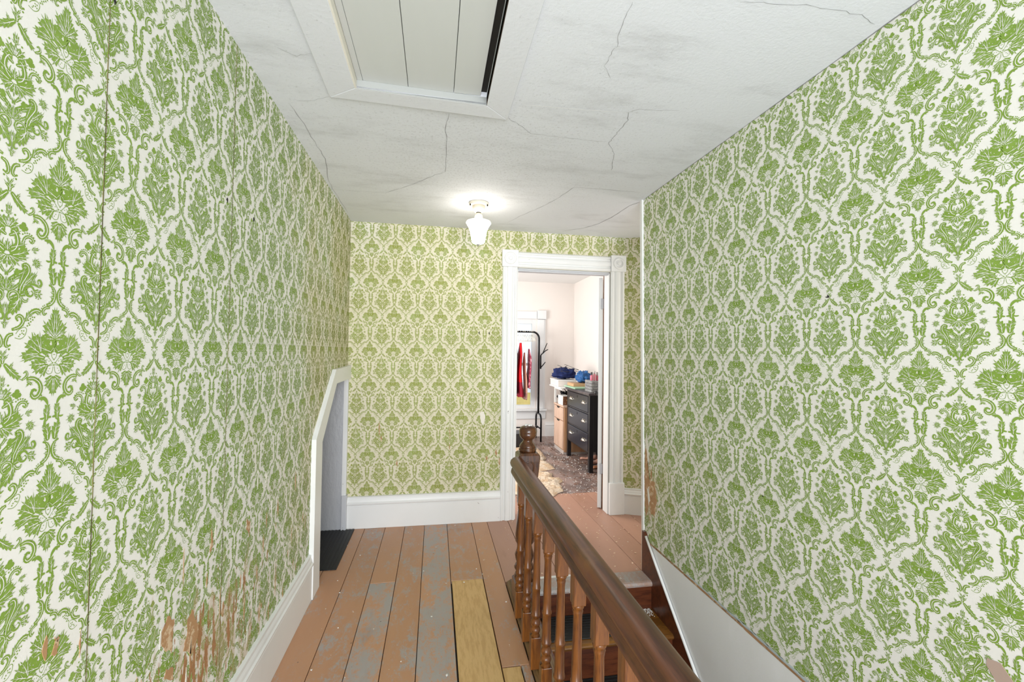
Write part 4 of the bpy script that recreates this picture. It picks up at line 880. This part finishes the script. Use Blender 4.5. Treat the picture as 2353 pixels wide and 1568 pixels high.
# ---- cosmetics on the dresser
org = thing('cosmetics_organizer', 'clear acrylic drawer organizer on the near end of the black dresser', 'organizer', (1.98, 5.08, .933))
P_acr = mat('clear_acrylic', (.92, .94, .95), .08, trans=.75)
for k in range(4):
    MB().box((1.85, 4.97, .934+.036*k), (2.15, 5.20, .966+.036*k), bev=.003).build('drawer', P_acr, org)
    MB().box((1.87, 4.99, .938+.036*k), (2.13, 5.18, .952+.036*k)).build('drawer_contents', mat('mixed_cosmetics_%d' % k, (.40, .38, .36), .4, patches=[dict(color=(.06, .05, .05), scale=30, lo=.5, hi=.55), dict(color=(.30, .36, .22), scale=20, lo=.6, hi=.65)]), org)
P_pink = [plain('pink_bottle_%d' % i, c, .25) for i, c in enumerate(((.70, .16, .24), (.75, .26, .32), (.55, .10, .16)))]
P_cap = plain('grey_cap', (.45, .42, .42), .3, .5)
proto = None; q = 0
for y, xs in ((5.00, (1.865, 1.90, 1.935, 1.97, 2.005, 2.04)), (5.06, (1.88, 1.92, 1.955, 1.99, 2.03))):
    for x in xs:
        h = (.062, .075, .055, .07)[q % 4]; lab = 'pink cosmetic bottle standing on the acrylic organizer'
        n_ = (q if y < 5.03 else q-6); lab = '%s pink cosmetic bottle from the left in the %s row on the acrylic organizer' % (('first', 'second', 'third', 'fourth', 'fifth', 'sixth')[n_], 'front' if y < 5.03 else 'rear')
        t = thing('cosmetic_bottle', lab, 'bottle', (x, y, 1.075), 'pink cosmetic bottles on the organizer')
        if q % 4 == 0:
            pass
        b = MB(); b.lathe((x, y, 1.075), [(.012, 0), (.0135, .004), (.0135, h), (.008, h+.006)], 10); b.build('bottle_body', P_pink[q % 3], t)
        b = MB(); b.lathe((x, y, 1.075), [(.0085, h+.004), (.009, h+.008), (.009, h+.036), (.007, h+.039)], 10); b.build('cap', P_cap if q % 3 else P_black, t)
        q += 1

# ---- garment rack
rk = thing('garment_rack', 'black metal garment rack with branch hooks in front of the bedroom window', 'rack', (1.2, 6.85, 0))
RY, RX, RZ = 6.85, 1.655, 1.735
def arc(cx, cz, r, a0, a1, n_, y): return [(cx+r*math.cos(a0+(a1-a0)*i/n_), y, cz+r*math.sin(a0+(a1-a0)*i/n_)) for i in range(n_+1)]
pts = [(.55, RY, .30), (.55, RY, RZ-.11)]+arc(.66, RZ-.11, .11, math.pi, math.pi/2, 8, RY)+arc(RX-.11, RZ-.11, .11, math.pi/2, 0, 8, RY)+[(RX, RY, .42)]
MB().tube(pts, .0155, 10).build('frame_tube', P_metal, rk)
for x in (.55, RX+.005):
    p = [(x, RY-.17, .0), (x, RY-.17, .33)]+[(x, RY-.17+.09-.09*math.cos(a), .33+.09*math.sin(a)) for a in [math.pi/2*i/5 for i in range(1, 6)]]+[(x, RY+.08+.09*math.sin(a), .33+.09*math.cos(a)) for a in [math.pi/2*i/5 for i in range(0, 6)]]+[(x, RY+.17, 0)]
    MB().tube(p, .0145, 10).build('foot_hoop', P_metal, rk)
MB().tube([(.55, RY, .20), (RX, RY, .20)], .011, 8).build('lower_bar', P_metal, rk)
for x in (.55, RX+.005): MB().tube([(x, RY-.17, .20), (x, RY+.17, .20)], .011, 8).build('cross_bar', P_metal, rk)
MB().tube([(RX+.028, RY-.012, 1.14), (RX+.028, RY-.012, 1.36)], .012, 8).build('hook_post', P_metal, rk)
for p in ([(RX+.03, RY-.01, 1.36), (RX+.065, RY-.012, 1.40), (RX+.13, RY-.015, 1.555)], [(RX+.06, RY-.012, 1.39), (RX+.10, RY-.02, 1.43), (RX+.145, RY-.025, 1.455)], [(RX+.03, RY-.01, 1.16), (RX+.065, RY-.012, 1.20), (RX+.105, RY-.018, 1.25)]):
    MB().tube(p, [.009, .008, .006], 8).build('branch_hook', P_metal, rk)
def garment(x, ztop, zbot, wy, tx, mats_, label, seed, cut=None, y=RY, group=None):
    """hanging garment, thin across the rail and wide along it, with folds"""
    b_ = MB(); V = []; Fc = []; nz, na = 22, 28; mi = []
    for j in range(nz+1):
        t = j/nz; z = ztop+(zbot-ztop)*t
        sh_ = min(1, .25+3.2*t) if t < .25 else 1
        wv = wy*sh_*(1-.12*math.sin(t*3.1))+.02*t; tk = tx*(.45+.75*t)
        for i in range(na):
            a = 2*math.pi*i/na; f = .5*tk*noise.noise(Vector((math.cos(a)*2.2+seed*5, math.sin(a)*2.2, t*1.6)))*min(1, t*4)
            V.append((x+tk*math.sin(a)+f+.012*math.sin(t*5+seed), y+wv*.5*math.cos(a)+.5*f, z+(.03*noise.noise(Vector((a*2, seed, 0))) if j == nz else 0)))
    for j in range(nz):
        for i in range(na):
            Fc.append((j*na+i, j*na+(i+1) % na, (j+1)*na+(i+1) % na, (j+1)*na+i)); mi.append(0 if (cut is None or j/nz < cut) else 1)
    Fc.append(tuple(range(na))); mi.append(0); Fc.append(tuple(nz*na+i for i in range(na))[::-1]); mi.append(mi[-2])
    k = len(b_.v); b_.v += V
    for f, m2 in zip(Fc, mi): b_.f.append(f); b_.m.append(m2); b_.sm.append(True)
    o_ = b_.build('garment', mats_, label=label, cat='garment', loc=(x, y, ztop))
    return o_
c_blk = cloth('black_dress_cloth', (.010, .010, .013)); c_red = cloth('red_cloth', (.62, .012, .018), .6); c_dred = cloth('dark_red_cloth', (.27, .015, .03), .6)
c_peach = cloth('peach_cloth', (.70, .43, .33)); c_rose = cloth('dusty_rose_cloth', (.50, .28, .26)); c_pat = mat('patterned_pink_cloth', (.30, .03, .07), .7, patches=[dict(color=(.75, .35, .40), scale=20, lo=.52, hi=.57), dict(color=(.02, .01, .015), scale=13, lo=.58, hi=.62)])
garment(1.265, 1.52, .76, .34, .023, [c_blk], 'long black dress at the door side end of the rack', 1)
garment(1.19, 1.48, .80, .36, .022, [c_blk], 'black top hanging left of the long black dress', 12)
garment(1.11, 1.46, .80, .36, .022, [c_dred], 'dark red garment hanging behind the door casing', 14)
garment(1.340, 1.555, .70, .36, .036, [c_red, c_dred], 'bright red dress with darker hem on the rack', 2, cut=.72)
garment(1.425, 1.40, .66, .27, .019, [c_peach, c_rose], 'long peach scarf like garment hanging right of the red dress', 4, cut=.84)
garment(1.490, 1.46, .84, .32, .018, [c_pat], 'pink and black patterned top, rightmost garment on the rack', 6)
for i, x in enumerate((1.11, 1.19, 1.265, 1.345, 1.425, 1.490)):
    hanger((x, RY, RZ), P_wire, 'white wire hanger holding the ' + ('dark red garment behind the door casing', 'black top', 'long black dress', 'bright red dress', 'peach garment', 'pink and black patterned top')[i], group='hangers holding garments', w_=.17)
for i, x in enumerate((1.230, 1.305, 1.385, 1.405, 1.458, 1.512, 1.530, 1.548)):
    hanger((x, RY, RZ), P_wire, '%s empty white wire hanger counted from the right end post of the black rack' % ('eighth', 'seventh', 'sixth', 'fifth', 'fourth', 'third', 'second', 'first')[i], group='empty white hangers on the rack', w_=.19, tilt=.02*math.sin(i*2.1))
# black box on the floor left of the rack foot
o = MB().box((1.10, 6.30, 0), (1.385, 6.60, .20), bev=.01).build('shoe_box', P_black, label='black box on the bedroom floor beside the sheepskins', cat='box', loc=(1.24, 6.45, 0))
MB().box((1.095, 6.295, .16), (1.39, 6.605, .205), bev=.004).build('lid', P_black, o)

# ---- sheepskin rugs
def fleece(name, outline, label, seed, c1, group=None):
    """lobed skin: fan grid inside the outline, domed and tufted"""
    cx_ = sum(p[0] for p in outline)/len(outline); cy_ = sum(p[1] for p in outline)/len(outline)
    P = []; n_ = len(outline)
    for i in range(n_):
        p, q = outline[i], outline[(i+1) % n_]
        for k in range(5): P.append((p[0]+(q[0]-p[0])*k/5, p[1]+(q[1]-p[1])*k/5))
    m_ = len(P); R = 34; V = []; Fc = []
    for j in range(R+1):
        t = j/R
        for i, p in enumerate(P):
            x, y = cx_+(p[0]-cx_)*t, cy_+(p[1]-cy_)*t
            nn = noise.noise(Vector((x*26, y*26, seed)))*.5+noise.noise(Vector((x*60, y*60, seed)))*.5
            hgt = .034*(1-t**7)+.022*nn*(1 if t < .97 else 0)
            V.append((x+.014*nn*t, y+.014*noise.noise(Vector((y*40, x*40, seed+9)))*t, max(.0015, .004+hgt)))
    for j in range(R):
        for i in range(m_): Fc.append((j*m_+i, (j+1)*m_+i, (j+1)*m_+(i+1) % m_, j*m_+(i+1) % m_))
    b_ = MB(); b_.add(V, Fc, 0, True)
    return b_.build(name, c1, label=label, cat='rug', group=group, loc=(cx_, cy_, 0))
P_fleece = mat('cream_fleece', (.60, .43, .28), .95, patches=[dict(color=(.70, .58, .45), scale=9, lo=.45, hi=.6), dict(color=(.40, .23, .11), scale=16, lo=.62, hi=.72, amt=.8)], bump=(70, (1, 1, 1), 1, .01))
fleece('sheepskin_rug', [(1.11,4.11),(1.16,4.13),(1.236,4.224),(1.308,4.27),(1.306,4.356),(1.335,4.45),(1.30,4.50),(1.395,4.589),(1.405,4.68),(1.30,4.72),(1.363,4.90),(1.25,5.0),(.95,5.05),(.70,4.98),(.62,4.75),(.66,4.45),(.82,4.22),(1.0,4.12)], 'cream sheepskin rug nearest the bedroom door', 3, P_fleece)
fleece('sheepskin_rug', [(1.15,5.02),(1.30,5.03),(1.446,5.10),(1.447,5.26),(1.36,5.34),(1.403,5.465),(1.47,5.60),(1.493,5.892),(1.50,6.15),(1.40,6.28),(1.10,6.27),(.9,6.1),(.82,5.8),(.86,5.4),(.95,5.12)], 'second cream sheepskin rug, behind the nearest one', 8, P_fleece)
# ---- shoes under the dresser
P_shoe = plain('blush_leather', (.50, .27, .20), .5)
def shoe(c, ang, label, m_, s=1.0):
    V = []; Fc = []; n1, n2 = 12, 14; ca, sa = math.cos(ang), math.sin(ang)
    for j in range(n1+1):
        t = j/n1; yl = (t-.5)*.25*s; w_ = (.030+.014*math.sin(t*math.pi)+.006*math.sin(t*6))*s; h = (.085-.055*min(1, t*1.5) if t < .7 else .035)*s
        if j in (0, n1): w_ *= .55; h *= .7
        for i in range(n2):
            a = 2*math.pi*i/n2; x = w_*math.cos(a); z = h*.5+h*.5*math.sin(a)
            V.append((c[0]+x*ca-yl*sa, c[1]+x*sa+yl*ca, c[2]+z+.001))
    for j in range(n1):
        for i in range(n2): Fc.append((j*n2+i, j*n2+(i+1) % n2, (j+1)*n2+(i+1) % n2, (j+1)*n2+i))
    Fc += [tuple(range(n2))[::-1], tuple(n1*n2+i for i in range(n2))]
    b_ = MB(); b_.add(V, Fc, 0, True); return b_.build('shoe', m_, label=label, cat='shoe', loc=c)
shoe((2.06, 5.30, .0), 1.9, 'blush leather shoe under the middle of the black dresser', P_shoe, 1.0)
shoe((2.02, 5.50, .0), 1.3, 'blush leather shoe under the far end of the black dresser', P_shoe, .9)
shoe((2.02, 5.08, .0), 1.8, 'tan leather shoe under the near end of the black dresser', plain('tan_leather', (.40, .17, .08), .5), 1.0)
